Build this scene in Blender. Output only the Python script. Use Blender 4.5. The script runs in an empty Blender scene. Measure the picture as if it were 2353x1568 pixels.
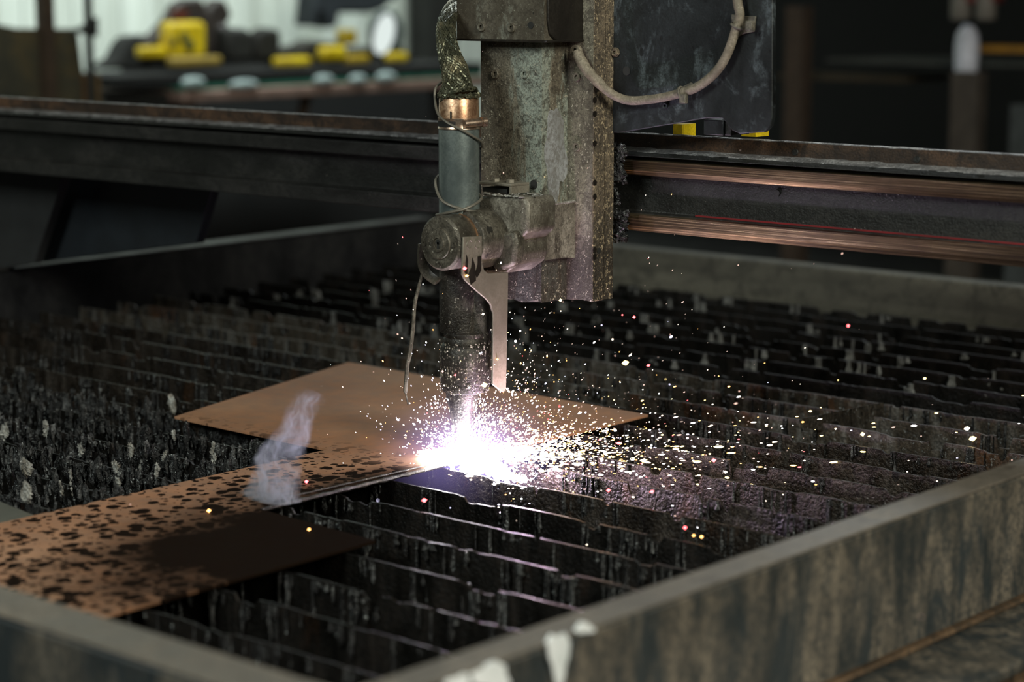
import bpy, math, random
import numpy as np
from mathutils import Vector, Matrix, noise
random.seed(7); rng = np.random.default_rng(7)
S = bpy.context.scene
COL = S.collection
# ------------------------------------------------------------------ camera
F = 4886.0; CX, CY = 1176.5, 784.0; PITCH = math.radians(9.5)
AZ = math.atan2(5676, 4954); SA, CA = math.sin(AZ), math.cos(AZ)
CAM = (1.808, -1.979, 1.4)
fw = Vector((-CA*math.cos(PITCH), SA*math.cos(PITCH), -math.sin(PITCH)))
cam = bpy.data.objects.new('camera', bpy.data.cameras.new('camera')); COL.objects.link(cam)
cam.location = CAM; cam.rotation_euler = fw.to_track_quat('-Z', 'Y').to_euler()
cam.data.sensor_width = 36.0; cam.data.lens = F*36.0/2353.0
cam.data.clip_start = .05; cam.data.clip_end = 100
cam.data.dof.use_dof = True; cam.data.dof.focus_distance = 2.74; cam.data.dof.aperture_fstop = 3.2
S.camera = cam
# ------------------------------------------------------------------ world, lamps, exposure
W = bpy.data.worlds.new('world'); S.world = W; W.use_nodes = True
bg = W.node_tree.nodes['Background']; bg.inputs[0].default_value = (.62, .88, .9, 1); bg.inputs[1].default_value = .006
S.view_settings.view_transform = 'Standard'; S.view_settings.look = 'None'
S.view_settings.gamma = 1; S.view_settings.use_curve_mapping = False; S.view_settings.exposure = 0.08
def area(name, loc, target, sx, sy, power, col, spread=180):
    l = bpy.data.lights.new(name, 'AREA'); l.shape = 'RECTANGLE'; l.size = sx; l.size_y = sy
    l.energy = power; l.color = col; l.spread = math.radians(spread)
    o = bpy.data.objects.new(name, l); COL.objects.link(o); o.location = loc
    o.rotation_euler = (Vector(target)-Vector(loc)).to_track_quat('-Z', 'Y').to_euler(); return o
def point(name, loc, r, power, col):
    l = bpy.data.lights.new(name, 'POINT'); l.shadow_soft_size = r; l.energy = power; l.color = col
    o = bpy.data.objects.new(name, l); COL.objects.link(o); o.location = loc; return o
area('doorway_daylight', (4.2, -1.2, 3.0), (0, 0, .9), 1.3, 1.3, 155, (1.0, .985, .85))
area('roof_window_front', (.2, -3.8, 3.2), (0, 0, .9), 1.3, 1.3, 92, (.92, 1.0, .95))
area('roof_window_back', (-1.5, 4.0, 4.5), (0, .3, .9), 2.0, 1.2, 20, (.9, .98, 1.0), 100)
area('roof_window_over_wall', (-3.7, 3.6, 4.3), (-6, 3.6, 1.3), 4.4, .5, 112, (.86, .97, .93), 100)  # added unseen area light, brightens the pale wall and bench fronts
point('arc_light', (.012, .004, .812), .006, 3.6, (.60, .56, 1.0))
point('molten_spray_light', (.085, .012, .812), .012, 3.7, (.95, .68, .95))
point('spark_shower_light', (.12, .10, .86), .05, .3, (1.0, .60, .32))
# ------------------------------------------------------------------ pixel -> point on a real plane of the table frame
def ray(px, py):
    u = CY-py; r = px-CX
    f = u*math.sin(PITCH)+F*math.cos(PITCH); z = u*math.cos(PITCH)-F*math.sin(PITCH)
    return (SA*r-CA*f, CA*r+SA*f, z)
def on(ax, px, py, v):
    d = ray(px, py); t = (v-CAM[ax])/d[ax]
    return Vector([CAM[i]+t*d[i] for i in range(3)])
def atX(px, py, v): return on(0, px, py, v)
def atY(px, py, v): return on(1, px, py, v)
def atZ(px, py, v): return on(2, px, py, v)
# ------------------------------------------------------------------ materials
def newmat(name):
    m = bpy.data.materials.new(name); m.use_nodes = True
    return m, m.node_tree, m.node_tree.nodes['Principled BSDF']
class N:
    def __init__(s, t): s.t = t
    def n(s, kind, **kw):
        x = s.t.nodes.new(kind)
        for k, v in kw.items():
            if k.startswith('i_'):
                k = k[2:]; k = int(k) if k.isdigit() else k.replace('_', ' ')
                x.inputs[k].default_value = v
            else: setattr(x, k, v)
        return x
    def l(s, a, b): s.t.links.new(a, b)
    def coords(s, scale=(1, 1, 1), rot=(0, 0, 0), loc=(0, 0, 0)):
        tc = s.n('ShaderNodeTexCoord'); mp = s.n('ShaderNodeMapping'); s.l(tc.outputs['Object'], mp.inputs[0])
        mp.inputs['Scale'].default_value = scale; mp.inputs['Rotation'].default_value = rot; mp.inputs['Location'].default_value = loc
        return mp.outputs[0]
    def noise(s, vec, scale, detail=6, rough=.6, dist=0):
        x = s.n('ShaderNodeTexNoise'); s.l(vec, x.inputs['Vector'])
        x.inputs['Scale'].default_value = scale; x.inputs['Detail'].default_value = detail
        x.inputs['Roughness'].default_value = rough; x.inputs['Distortion'].default_value = dist
        return x.outputs['Fac']
    def ramp(s, fac, stops, interp='LINEAR'):
        x = s.n('ShaderNodeValToRGB'); s.l(fac, x.inputs[0]); e = x.color_ramp; e.interpolation = interp
        while len(e.elements) < len(stops): e.elements.new(.5)
        for i, (p, c) in enumerate(stops):
            e.elements[i].position = p
            if not hasattr(c, '__len__'): c = (c, c, c)
            e.elements[i].color = (*c[:3], 1)
        return x.outputs[0]
    def mix(s, fac, a, b, mode='MIX'):
        x = s.n('ShaderNodeMix', data_type='RGBA', blend_type=mode)
        for v, k in ((fac, 0), (a, 6), (b, 7)):
            if hasattr(v, 'is_linked') or hasattr(v, 'links'): s.l(v, x.inputs[k])
            elif k == 0: x.inputs[0].default_value = v
            else: x.inputs[k].default_value = (*v[:3], 1)
        return x.outputs[2]
    def math(s, op, a, b=0.0, c=None):
        x = s.n('ShaderNodeMath', operation=op)
        for k, v in ((0, a), (1, b), (2, c)):
            if v is None: continue
            if hasattr(v, 'links'): s.l(v, x.inputs[k])
            else: x.inputs[k].default_value = v
        return x.outputs[0]
    def bump(s, h, strength, dist, bsdf):
        x = s.n('ShaderNodeBump'); s.l(h, x.inputs['Height']); x.inputs['Strength'].default_value = strength
        x.inputs['Distance'].default_value = dist; s.l(x.outputs[0], bsdf.inputs['Normal'])
def grime(name, dark, mid, light, scale=20, stretch=(1, 1, .35), rough=(.45, .8), metal=.0, bump=.5, bdist=.0012,
          speck=None, speck_amt=.62, patch=None, patch_scale=6, patch_at=(.56, .62), drops=None, fine=350, soot=None):  # soot: sooty hem, also darkened against the spray lamp's light
    m, t, b = newmat(name); n = N(t)
    v = n.coords(stretch); v1 = n.coords()
    a = n.noise(v, scale, 8, .65, .4)
    c = n.ramp(a, [(.32, dark), (.5, mid), (.68, light)])
    f = n.noise(v1, fine, 3, .6)
    if patch:
        pa = n.noise(v, patch_scale, 7, .7, .6)
        c = n.mix(n.ramp(pa, [(patch_at[0], 0), (patch_at[1], 1)]), c, patch)
    c = n.mix(n.math('MULTIPLY', n.ramp(f, [(.35, 1), (.55, 0)]), .6), c, dark)
    g = n.noise(v1, scale*4.5, 6, .75, .8)                      # mottled crust
    c = n.mix(n.ramp(g, [(.40, .75), (.52, 0)]), c, dark)
    if soot:                                                     # ragged sooty hem, also darkened to hold back the spray lamp's light
        sz_ = n.n('ShaderNodeSeparateXYZ'); n.l(v1, sz_.inputs[0])
        e_ = n.math('ADD', sz_.outputs[2], n.math('MULTIPLY', n.math('SUBTRACT', n.noise(v, 22, 5, .6), .5), .08))
        mr = n.n('ShaderNodeMapRange'); n.l(e_, mr.inputs[0]); mr.inputs[1].default_value = .045; mr.inputs[2].default_value = .085; mr.inputs[3].default_value = .85; mr.inputs[4].default_value = 0
        c = n.mix(mr.outputs[0], c, (.022, .017, .012))
    if speck:
        f2 = n.noise(v1, fine*.7, 4, .7, 1.0)
        c = n.mix(n.ramp(f2, [(speck_amt, 0), (speck_amt+.05, 1)]), c, speck)
    if drops:
        vo = n.n('ShaderNodeTexVoronoi'); n.l(n.coords((1, 1, .6)), vo.inputs['Vector']); vo.inputs['Scale'].default_value = drops
        sz = n.n('ShaderNodeSeparateColor'); n.l(vo.outputs['Color'], sz.inputs[0])
        th = n.math('MULTIPLY', n.math('POWER', sz.outputs[0], 4.0), .33)
        dd = n.math('LESS_THAN', vo.outputs['Distance'], th)
        c = n.mix(n.math('MULTIPLY', dd, .85), c, tuple(x*.25 for x in dark))
    n.l(c, b.inputs['Base Color']); b.inputs['Metallic'].default_value = metal
    n.l(n.ramp(a, [(.3, rough[0]), (.7, rough[1])]), b.inputs['Roughness'])
    h = n.math('ADD', n.math('MULTIPLY', a, .8), n.math('MULTIPLY', f, .5))
    n.bump(h, bump, bdist, b)
    return m
def plain(name, col, rough=.6, metal=0, **kw):
    m, t, b = newmat(name); n = N(t)
    a = n.noise(n.coords(), kw.get('scale', 18), 5, .6)
    n.l(n.ramp(a, [(.3, tuple(x*.65 for x in col)), (.7, tuple(min(1, x*1.2) for x in col))]), b.inputs['Base Color'])
    b.inputs['Roughness'].default_value = rough; b.inputs['Metallic'].default_value = metal
    n.bump(a, .2, .002, b); return m
def glow(name, col, strength):
    m = bpy.data.materials.new(name); m.use_nodes = True; t = m.node_tree; t.nodes.clear()
    e = t.nodes.new('ShaderNodeEmission'); o = t.nodes.new('ShaderNodeOutputMaterial')
    e.inputs[0].default_value = (*col, 1); e.inputs[1].default_value = strength; t.links.new(e.outputs[0], o.inputs[0])
    m.cycles.emission_sampling = 'NONE'; return m
M = {}
M['column'] = grime('column_steel', (.036, .029, .020), (.16, .135, .096), (.30, .27, .20), 16, (1, 1, .25), (.4, .75), .2, .9, .002,
                    (.46, .42, .32), .60, (.30, .33, .275), 6, (.48, .52), None, soot=(.16, .26))
M['box'] = grime('box_steel', (.05, .04, .028), (.10, .086, .062), (.16, .145, .11), 16, (1, 1, .3), (.4, .7), .2, .5, .0012, (.36, .36, .28), .64, (.20, .20, .16), 14, (.60, .64), 80)
M['side_cover'] = grime('oily_cover', (.010, .008, .006), (.016, .013, .010), (.035, .03, .022), 14, (1, 1, .3), (.22, .5), .1, .4, .001, (.25, .2, .13), .70)
M['spine'] = grime('rusted_sand', (.035, .028, .02), (.13, .10, .066), (.24, .185, .12), 26, (1, 1, .5), (.5, .85), .1, 1.2, .004, (.38, .30, .19), .56, None, 6, (.5, .6), None, 260, soot=1)
M['spine_front'] = grime('rusted_grey', (.05, .04, .03), (.18, .16, .115), (.28, .255, .19), 20, (1, 1, .25), (.45, .8), .15, .8, .002, (.42, .38, .3), .60, (.05, .045, .038), 7, (.55, .62), None, soot=1)
M['bracket'] = grime('bracket_steel', (.06, .05, .038), (.21, .19, .15), (.48, .45, .37), 15, (1, 1, .5), (.35, .7), .25, .6, .0016, (.5, .48, .4), .63, (.055, .045, .034), 13, (.56, .60), 40)
M['clamp'] = grime('clamp_steel', (.035, .03, .022), (.10, .088, .066), (.20, .18, .14), 24, (1, 1, .8), (.35, .65), .35, .7, .0015, (.45, .42, .34), .63, None, 6, (.5, .6), 40)
M['arm'] = grime('arm_steel', (.17, .15, .115), (.24, .215, .17), (.30, .275, .22), 12, (1, 1, .6), (.35, .6), .35, .35, .0008, (.5, .47, .38), .70, None, 6, (.5, .6), 44)
M['sleeve'] = grime('sleeve_steel', (.12, .145, .14), (.21, .245, .23), (.30, .33, .30), 9, (1, 1, .5), (.26, .42), .55, .25, .0006, (.33, .3, .24), .72, (.05, .045, .052), 12, (.66, .72), None)
M['copper'] = grime('copper_collar', (.26, .13, .07), (.58, .36, .21), (.85, .62, .42), 22, (1, 1, .5), (.25, .5), .8, .3, .0006, None)
M['band'] = grime('band_steel', (.35, .24, .17), (.62, .48, .36), (.8, .68, .55), 30, (1, 1, 1), (.22, .4), .9, .2, .0004, None)
M['braid'] = grime('braid_wire', (.05, .055, .038), (.17, .165, .105), (.42, .36, .22), 30, (1, 1, .6), (.25, .5), .7, .3, .0006, None)
M['torch'] = grime('burnt_torch', (.012, .010, .008), (.035, .029, .023), (.13, .11, .085), 20, (1, 1, .5), (.25, .6), .35, .9, .0022, (.42, .38, .32), .62, (.16, .145, .115), 9, (.58, .61), 34)
M['wire'] = plain('grey_wire', (.16, .145, .115), .5, .3)
M['cable'] = grime('dusty_cable', (.12, .10, .07), (.22, .185, .135), (.32, .28, .21), 40, (1, 1, 1), (.6, .85), 0, .4, .0008, (.45, .4, .32), .66)
M['tie'] = grime('tie_plastic', (.05, .045, .035), (.13, .115, .085), (.2, .18, .14), 40, (1, 1, 1), (.5, .8), 0, .3, .0008, None)
M['plate_dark'] = grime('blackened_plate', (.004, .005, .005), (.010, .013, .014), (.030, .038, .042), 9, (1, 1, .6), (.4, .7), .1, .5, .0012, (.16, .18, .19), .70, (.12, .145, .155), 16, (.53, .70), 60)
M['beam'] = grime('beam_steel', (.010, .010, .009), (.020, .020, .018), (.036, .034, .03), 18, (.4, 1, 1), (.35, .65), .3, .9, .0022, (.20, .18, .15), .68)
M['beam_top'] = grime('beam_rust', (.014, .010, .008), (.045, .028, .018), (.15, .075, .036), 8, (.5, 1, 1), (.4, .7), .2, .6, .0018, (.25, .22, .18), .70)
M['ledge'] = grime('beam_ledge', (.12, .12, .12), (.30, .29, .29), (.60, .59, .58), 60, (.5, 1, 1), (.3, .6), .4, 1.0, .003, (.6, .6, .6), .6)
M['red'] = plain('red_strip', (.16, .008, .01), .5)
M['frame'] = grime('table_frame', (.020, .024, .024), (.105, .088, .066), (.20, .165, .12), 30, (1, 1, .30), (.45, .7), .1, .35, .0015, (.25, .23, .2), .78, (.022, .028, .029), 17, (.49, .60), None, 120)
M['frame_top'] = grime('frame_top', (.10, .085, .068), (.15, .127, .10), (.20, .165, .125), 12, (1, 1, 1), (.4, .6), .2, .3, .0015, None, .7, (.05, .035, .025), 22, (.60, .68), None, 150)
M['rusty'] = grime('orange_rust', (.03, .022, .014), (.12, .07, .035), (.2, .12, .06), 20, (1, 1, .3), (.5, .8), .1, .6, .002, None)
M['paint'] = plain('chalky_paint', (.85, .90, .88), .7)
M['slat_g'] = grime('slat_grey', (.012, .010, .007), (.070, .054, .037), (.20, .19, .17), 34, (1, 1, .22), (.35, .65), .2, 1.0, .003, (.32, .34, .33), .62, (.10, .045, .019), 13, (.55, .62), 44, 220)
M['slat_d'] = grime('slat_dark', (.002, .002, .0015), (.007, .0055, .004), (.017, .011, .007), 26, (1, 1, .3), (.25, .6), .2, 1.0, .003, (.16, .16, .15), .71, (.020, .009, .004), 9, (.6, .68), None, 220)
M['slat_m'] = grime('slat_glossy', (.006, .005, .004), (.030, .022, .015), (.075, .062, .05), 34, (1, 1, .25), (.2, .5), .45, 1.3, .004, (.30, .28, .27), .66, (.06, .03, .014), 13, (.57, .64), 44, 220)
M['slag'] = grime('glassy_slag', (.005, .005, .005), (.022, .021, .020), (.15, .15, .145), 60, (1, 1, .5), (.10, .38), .5, 1.2, .004, (.45, .48, .47), .61)  # bright specks painted in as glints on the slag
M['slag_far'] = grime('far_slag', (.05, .05, .048), (.14, .14, .13), (.30, .31, .30), 50, (1, 1, .6), (.3, .6), .1, 1.0, .003, None)
M['ash'] = grime('pale_ash', (.10, .085, .06), (.30, .29, .26), (.55, .56, .52), 70, (1, 1, .7), (.5, .9), 0, 1.0, .003, None)
M['pit'] = plain('pit_dark', (.012, .011, .010), .8)
def rail_mat():
    m, t, b = newmat('polished_guide'); n = N(t)
    st = n.noise(n.coords((4, 1, 700)), 1.0, 6, .7)
    gr = n.noise(n.coords((1, 1, 1)), 9, 5, .6)
    c = n.ramp(st, [(.38, (.022, .015, .008)), (.52, (.14, .10, .05)), (.66, (.72, .55, .34))])
    c = n.mix(n.ramp(gr, [(.35, 0), (.65, .5)]), c, (.05, .035, .025))
    n.l(c, b.inputs['Base Color']); b.inputs['Metallic'].default_value = .85
    n.l(n.ramp(st, [(.3, .5), (.7, .2)]), b.inputs['Roughness'])
    n.bump(st, .35, .0006, b); return m
M['guide'] = rail_mat()
def plate_mat():
    m, t, b = newmat('spattered_steel_plate'); n = N(t)
    v = n.coords(); b1 = n.noise(v, 5, 6, .6); b2 = n.noise(v, 40, 5, .6)
    c = n.ramp(b1, [(.3, (.27, .125, .062)), (.5, (.35, .17, .088)), (.7, (.38, .21, .12))])
    c = n.mix(n.ramp(b2, [(.35, .35), (.65, 0)]), c, (.16, .12, .09))
    # greyer mill scale towards the near left end, darker heat-tinted streak across
    sp = n.n('ShaderNodeSeparateXYZ'); n.l(v, sp.inputs[0]); X, Y = sp.outputs[0], sp.outputs[1]
    wob = n.math('MULTIPLY', n.math('SUBTRACT', n.noise(v, 9, 5, .65), .5), .16)
    # burnt, soot-black area round the middle of the dropped half
    dx = n.math('SUBTRACT', X, .155); dy = n.math('MULTIPLY', n.math('SUBTRACT', Y, -.37), .62)
    d = n.math('SQRT', n.math('ADD', n.math('MULTIPLY', dx, dx), n.math('MULTIPLY', dy, dy)))
    d = n.math('ADD', d, wob)
    soot = n.ramp(d, [(.14, 1), (.27, 0)])
    dx2 = n.math('SUBTRACT', X, .02); dy2 = n.math('MULTIPLY', n.math('SUBTRACT', Y, -.2), .45)
    d2 = n.math('ADD', n.math('SQRT', n.math('ADD', n.math('MULTIPLY', dx2, dx2), n.math('MULTIPLY', dy2, dy2))), n.math('MULTIPLY', wob, .5))
    soot = n.math('MAXIMUM', soot, n.ramp(d2, [(.03, .95), (.075, 0)]))
    # round spatter marks; more and bigger near the soot
    near = n.math('MAXIMUM', n.ramp(d, [(.16, 1), (.42, 0)]), n.ramp(d2, [(.04, .8), (.16, .35)]))
    lim = n.ramp(Y, [(0.0, 1.0), (1.0, 1.0)])
    mask = None
    for sc, k, seed in ((48, .62, 0), (85, .52, 3.1), (30, .40, 7.7)):
        vo = n.n('ShaderNodeTexVoronoi', voronoi_dimensions='2D'); n.l(n.coords((1, 1, .0), (0, 0, seed), (seed, 0, 0)), vo.inputs['Vector'])
        vo.inputs['Scale'].default_value = sc
        se = n.n('ShaderNodeSeparateColor'); n.l(vo.outputs['Color'], se.inputs[0])
        r = n.math('MULTIPLY', n.math('POWER', se.outputs[0], 1.6), k)
        r = n.math('MULTIPLY', r, n.math('ADD', .50, n.math('MULTIPLY', near, .75)))
        dd = n.math('ADD', vo.outputs['Distance'], n.math('MULTIPLY', n.math('SUBTRACT', n.noise(v, 160, 3, .6), .5), .35))
        x = n.math('MULTIPLY', n.math('SUBTRACT', r, dd), 14)
        x.node.use_clamp = True
        mask = x if mask is None else n.math('MAXIMUM', mask, x)
    # the spatter belongs to the near half of the sheet (it stops beyond the step in its outline)
    edge = n.math('ADD', Y, n.math('MULTIPLY', wob, .5))
    gate = n.n('ShaderNodeMapRange'); n.l(edge, gate.inputs[0]); gate.inputs[1].default_value = -.12; gate.inputs[2].default_value = -.03
    gate.inputs[3].default_value = 1; gate.inputs[4].default_value = .0
    mask = n.math('MULTIPLY', mask, gate.outputs[0])
    bl = n.math('MAXIMUM', mask, soot)
    c = n.mix(n.math('MULTIPLY', bl, .985), c, (.006, .004, .003))
    n.l(c, b.inputs['Base Color']); b.inputs['Metallic'].default_value = 0
    n.l(n.math('ADD', .55, n.math('MULTIPLY', b2, .25)), b.inputs['Roughness']); n.l(n.math('SUBTRACT', .16, n.math('MULTIPLY', bl, .155)), b.inputs['Specular IOR Level'])
    n.bump(n.math('ADD', b2, n.math('MULTIPLY', mask, .4)), .25, .0008, b); return m
M['plate'] = plate_mat()
# ------------------------------------------------------------------ mesh helpers
class MB:
    def __init__(s): s.v = []; s.f = []; s.m = []
    def add(s, vs, fs, mi=0):
        o = len(s.v); s.v += [tuple(map(float, p)) for p in vs]; s.f += [tuple(i+o for i in f) for f in fs]; s.m += [mi]*len(fs); return s
    def box(s, a, b):
        x0, y0, z0 = a; x1, y1, z1 = b
        x0, x1 = sorted((x0, x1)); y0, y1 = sorted((y0, y1)); z0, z1 = sorted((z0, z1))
        return s.add([(x0, y0, z0), (x1, y0, z0), (x1, y1, z0), (x0, y1, z0), (x0, y0, z1), (x1, y0, z1), (x1, y1, z1), (x0, y1, z1)],
                     [(0, 3, 2, 1), (4, 5, 6, 7), (0, 1, 5, 4), (1, 2, 6, 5), (2, 3, 7, 6), (3, 0, 4, 7)])
    def prism(s, pts, off):                     # pts: planar 3-D outline, off: extrusion vector
        n = len(pts); P = [Vector(p) for p in pts]; Q = [p+Vector(off) for p in P]
        return s.add(P+Q, [tuple(range(n))[::-1], tuple(range(n, 2*n))]+[(i, (i+1) % n, n+(i+1) % n, n+i) for i in range(n)])
    def lathe(s, prof, c=(0, 0, 0), axis='z', seg=40, caps=True):   # prof: (r, h)
        vs = []
        for r, h in prof:
            for k in range(seg):
                a = 2*math.pi*k/seg; x, y = r*math.cos(a), r*math.sin(a)
                p = {'z': (x, y, h), 'y': (x, h, y), 'x': (h, x, y)}[axis]
                vs.append((p[0]+c[0], p[1]+c[1], p[2]+c[2]))
        fs = [(j*seg+k, j*seg+(k+1) % seg, (j+1)*seg+(k+1) % seg, (j+1)*seg+k) for j in range(len(prof)-1) for k in range(seg)]
        if caps: fs += [tuple(range(seg))[::-1], tuple(range((len(prof)-1)*seg, len(prof)*seg))]
        return s.add(vs, fs)
    def tube(s, path, rad, seg=8, squash=1.0):
        P = [Vector(p) for p in path]; n = len(P)
        if not hasattr(rad, '__len__'): rad = [rad]*n
        vs = []; up = Vector((.13, .21, .97)).normalized(); prev = None
        for i in range(n):
            t = (P[min(i+1, n-1)]-P[max(i-1, 0)]).normalized()
            if prev is None: a = t.cross(up); a = t.cross(Vector((1, 0, 0))) if a.length < .1 else a
            else: a = prev-t*prev.dot(t)
            a.normalize(); prev = a; b = t.cross(a)
            for k in range(seg):
                w = 2*math.pi*k/seg; vs.append(P[i]+a*math.cos(w)*rad[i]+b*math.sin(w)*rad[i]*squash)
        fs = [(j*seg+k, j*seg+(k+1) % seg, (j+1)*seg+(k+1) % seg, (j+1)*seg+k) for j in range(n-1) for k in range(seg)]
        fs += [tuple(range(seg))[::-1], tuple(range((n-1)*seg, n*seg))]
        return s.add(vs, fs)
def smooth_path(pts, sub=8):
    P = [Vector(p) for p in pts]; out = []
    for i in range(len(P)-1):
        p0, p1, p2, p3 = P[max(i-1, 0)], P[i], P[i+1], P[min(i+2, len(P)-1)]
        for k in range(sub):
            t = k/sub; out.append(.5*((2*p1)+(p2-p0)*t+(2*p0-5*p1+4*p2-p3)*t*t+(3*p1-p0-3*p2+p3)*t**3))
    out.append(P[-1]); return out
def base_of(o):
    b = Vector(o.location)
    while o.parent: o = o.parent; b += Vector(o.location)
    return b
def build(name, mb, mat, parent=None, base=None, bevel=0, smooth=True, label=None, kind=None, cat=None, group=None, fix=True):
    me = bpy.data.meshes.new(name)
    B = base_of(parent) if parent else Vector(base if base is not None else (0, 0, 0))
    V = (np.array(mb.v, dtype=float)-np.array(B)) if len(mb.v) else []
    me.from_pydata(V.tolist(), [], mb.f)
    for m in (mat if isinstance(mat, list) else [mat]): me.materials.append(m)
    if any(mb.m): me.polygons.foreach_set('material_index', mb.m)
    me.validate(); me.update()
    if fix:
        import bmesh
        bm = bmesh.new(); bm.from_mesh(me); bmesh.ops.recalc_face_normals(bm, faces=bm.faces); bm.to_mesh(me); bm.free()
    o = bpy.data.objects.new(name, me); COL.objects.link(o)
    if parent: o.parent = parent
    else: o.location = B
    if bevel:
        w = o.modifiers.new('bevel', 'BEVEL'); w.width = bevel; w.segments = 2; w.limit_method = 'ANGLE'; w.angle_limit = math.radians(35)
    if smooth:
        me.shade_smooth(); me.set_sharp_from_angle(angle=math.radians(38))
    return tag(o, label, cat, group, kind)
def tag(o, label=None, cat=None, group=None, kind=None):
    for k, v in (('label', label), ('category', cat), ('group', group), ('kind', kind)):
        if v: o[k] = v
    return o
def thing(name, base, label, cat, group=None):
    o = bpy.data.objects.new(name, None); COL.objects.link(o); o.location = base; o.empty_display_size = .05
    return tag(o, label, cat, group)
def boxq(name, a, b, mat, parent=None, **kw): return build(name, MB().box(a, b), mat, parent, **kw)

# ------------------------------------------------------------------ the hall
fl = MB().box((-7, -4, -.1), (6, 9, 0)); build('floor', fl, grime('concrete', (.012, .012, .011), (.022, .021, .02), (.035, .033, .03), 3, (1, 1, 1), (.5, .8), 0, .3, .004, None, .7, None, 6, (.5, .6), None, 60), kind='structure', smooth=False)
def wall_panel_mat():
    m, t, b = newmat('pale_cladding'); n = N(t)
    a = n.noise(n.coords((1, 1, .12)), 5, 5, .6)
    n.l(n.ramp(a, [(.35, (.42, .45, .40)), (.5, (.56, .60, .55)), (.7, (.68, .72, .67))]), b.inputs['Base Color'])
    b.inputs['Roughness'].default_value = .6; return m
M['clad'] = wall_panel_mat()
WX = -6.0
wl = boxq('wall_left', (WX-.2, -4, 0), (WX-.03, 9, 6), M['clad'], kind='structure', smooth=False)
for i in range(27):                              # the pale ribbed sheets of the far wall
    y = .2+i*.27
    q = MB(); prof = [(0, 0), (.10, 0), (.12, .03), (.16, .03), (.18, 0), (.262, 0)]
    P = [(WX+.002+h, y+s, 0) for s, h in prof]+[(WX-.03, y+.262, 0), (WX-.03, y, 0)]
    q.prism(P, (0, 0, 6)); build('cladding_sheet', q, M['clad'], wl, smooth=False)
wb = boxq('wall_back', (-7, 7.6, 0), (6, 7.8, 6), plain('soot_wall', (.004, .0045, .004), .95), kind='structure', smooth=False)  # near-black all over
BX = -4.3; TOPZ = atX(700, 158, BX).z+.001
def rect(p0, p1, X=None, Y=None, d=.1, lowest=None):
    f = (lambda a: atX(a[0], a[1], X)) if X is not None else (lambda a: atY(a[0], a[1], Y))
    a, b = f(p0), f(p1)
    if X is not None:
        lo = b.z if (X < -4.5 or X > BX+.08 or a.z < TOPZ) else max(b.z, TOPZ)
        return (X-d, a.y, lo), (X, b.y, max(a.z, lo+.02))
    return (a.x, Y, b.z), (b.x, Y+d, a.z)
BK = plain('dark_iron', (.016, .016, .014), .7); BR = plain('brown_iron', (.05, .030, .016), .7)
# corner post between pale wall and dark wall
a, b = rect((988, -60), (1050, 500), X=-5.8, d=.15)
tag(boxq('roof_post', (a[0], a[1], 0), (b[0], b[1], 4), BK, base=None), 'black steel roof post at the right end of the pale wall', 'post')
# bench with green edge
BX = -4.3
be = thing('workbench', (BX, 3.0, 0), 'long dark workbench with a green edge along the pale wall', 'bench')
top = atX(700, 158, BX).z
gtop = atX(700, 172, BX).z
y0, y1 = atX(236, 150, BX).y, atX(1090, 150, BX).y
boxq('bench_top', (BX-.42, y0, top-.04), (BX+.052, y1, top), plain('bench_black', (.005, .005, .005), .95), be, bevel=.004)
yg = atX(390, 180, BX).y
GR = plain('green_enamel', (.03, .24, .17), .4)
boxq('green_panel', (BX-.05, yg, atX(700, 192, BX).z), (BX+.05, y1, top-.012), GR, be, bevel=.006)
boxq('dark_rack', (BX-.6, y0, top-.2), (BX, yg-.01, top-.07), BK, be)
boxq('lower_shelf', (BX-.9, y0, .02), (BX-.8, y1+.6, top-.06), plain('unlit_black', (.004, .004, .004), .95), be)  # black panel added for the dark under the bench
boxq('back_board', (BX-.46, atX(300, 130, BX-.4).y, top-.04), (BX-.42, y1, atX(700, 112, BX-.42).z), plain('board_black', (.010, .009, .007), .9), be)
gz = atX(700, 192, BX).z
boxq('steel_rim', (BX-.6, atX(395, 200, BX).y, gz-.045), (BX+.07, y1, gz-.002), plain('rim', (.30, .20, .165), .5, .1), be, bevel=.008)
for px in (420, 1020):
    yy = atX(px, 300, BX).y; boxq('leg', (BX-.08, yy, 0), (BX-.01, yy+.07, gz-.05), BK, be)
p, q = atX(706, 215, BX-.1), atX(655, 420, BX-.1); build('brace', MB().tube([p, q], .022, 4), BR, be)
for px, py, w, h in ((450, 189, 48, 20), (566, 194, 60, 16), (750, 183, 40, 18), (828, 182, 34, 18), (893, 177, 40, 20)):   # pale pads added as highlights on the green edge
    a, b = rect((px-w/2, py-h/2), (px+w/2, py+h/2), X=BX+.085, d=.03)
    nm = {450: 'leftmost', 566: 'second from the left', 750: 'middle', 828: 'second from the right', 893: 'rightmost'}[px]
    mb = MB(); c = ((a[0]+b[0])/2, (a[1]+b[1])/2, (a[2]+b[2])/2); ry, rz = (b[1]-a[1])/2, (b[2]-a[2])/2
    mb.lathe([(.001, -.016), (.6, -.014), (.95, -.006), (1, 0), (.95, .006), (.6, .014), (.001, .016)], (0, 0, 0), 'x', 16)
    mb.v = [(c[0]+x, c[1]+y*ry*1.15, c[2]+z*rz*1.15) for x, y, z in mb.v]
    build('glove', mb, plain('pale_rag', (.42, .52, .52), .7), label=f'pale blue-grey rag on the green bench edge, {nm} of five', cat='rag', group='rags along the green bench edge', base=c)  # no cloth: pads added as highlights
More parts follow.
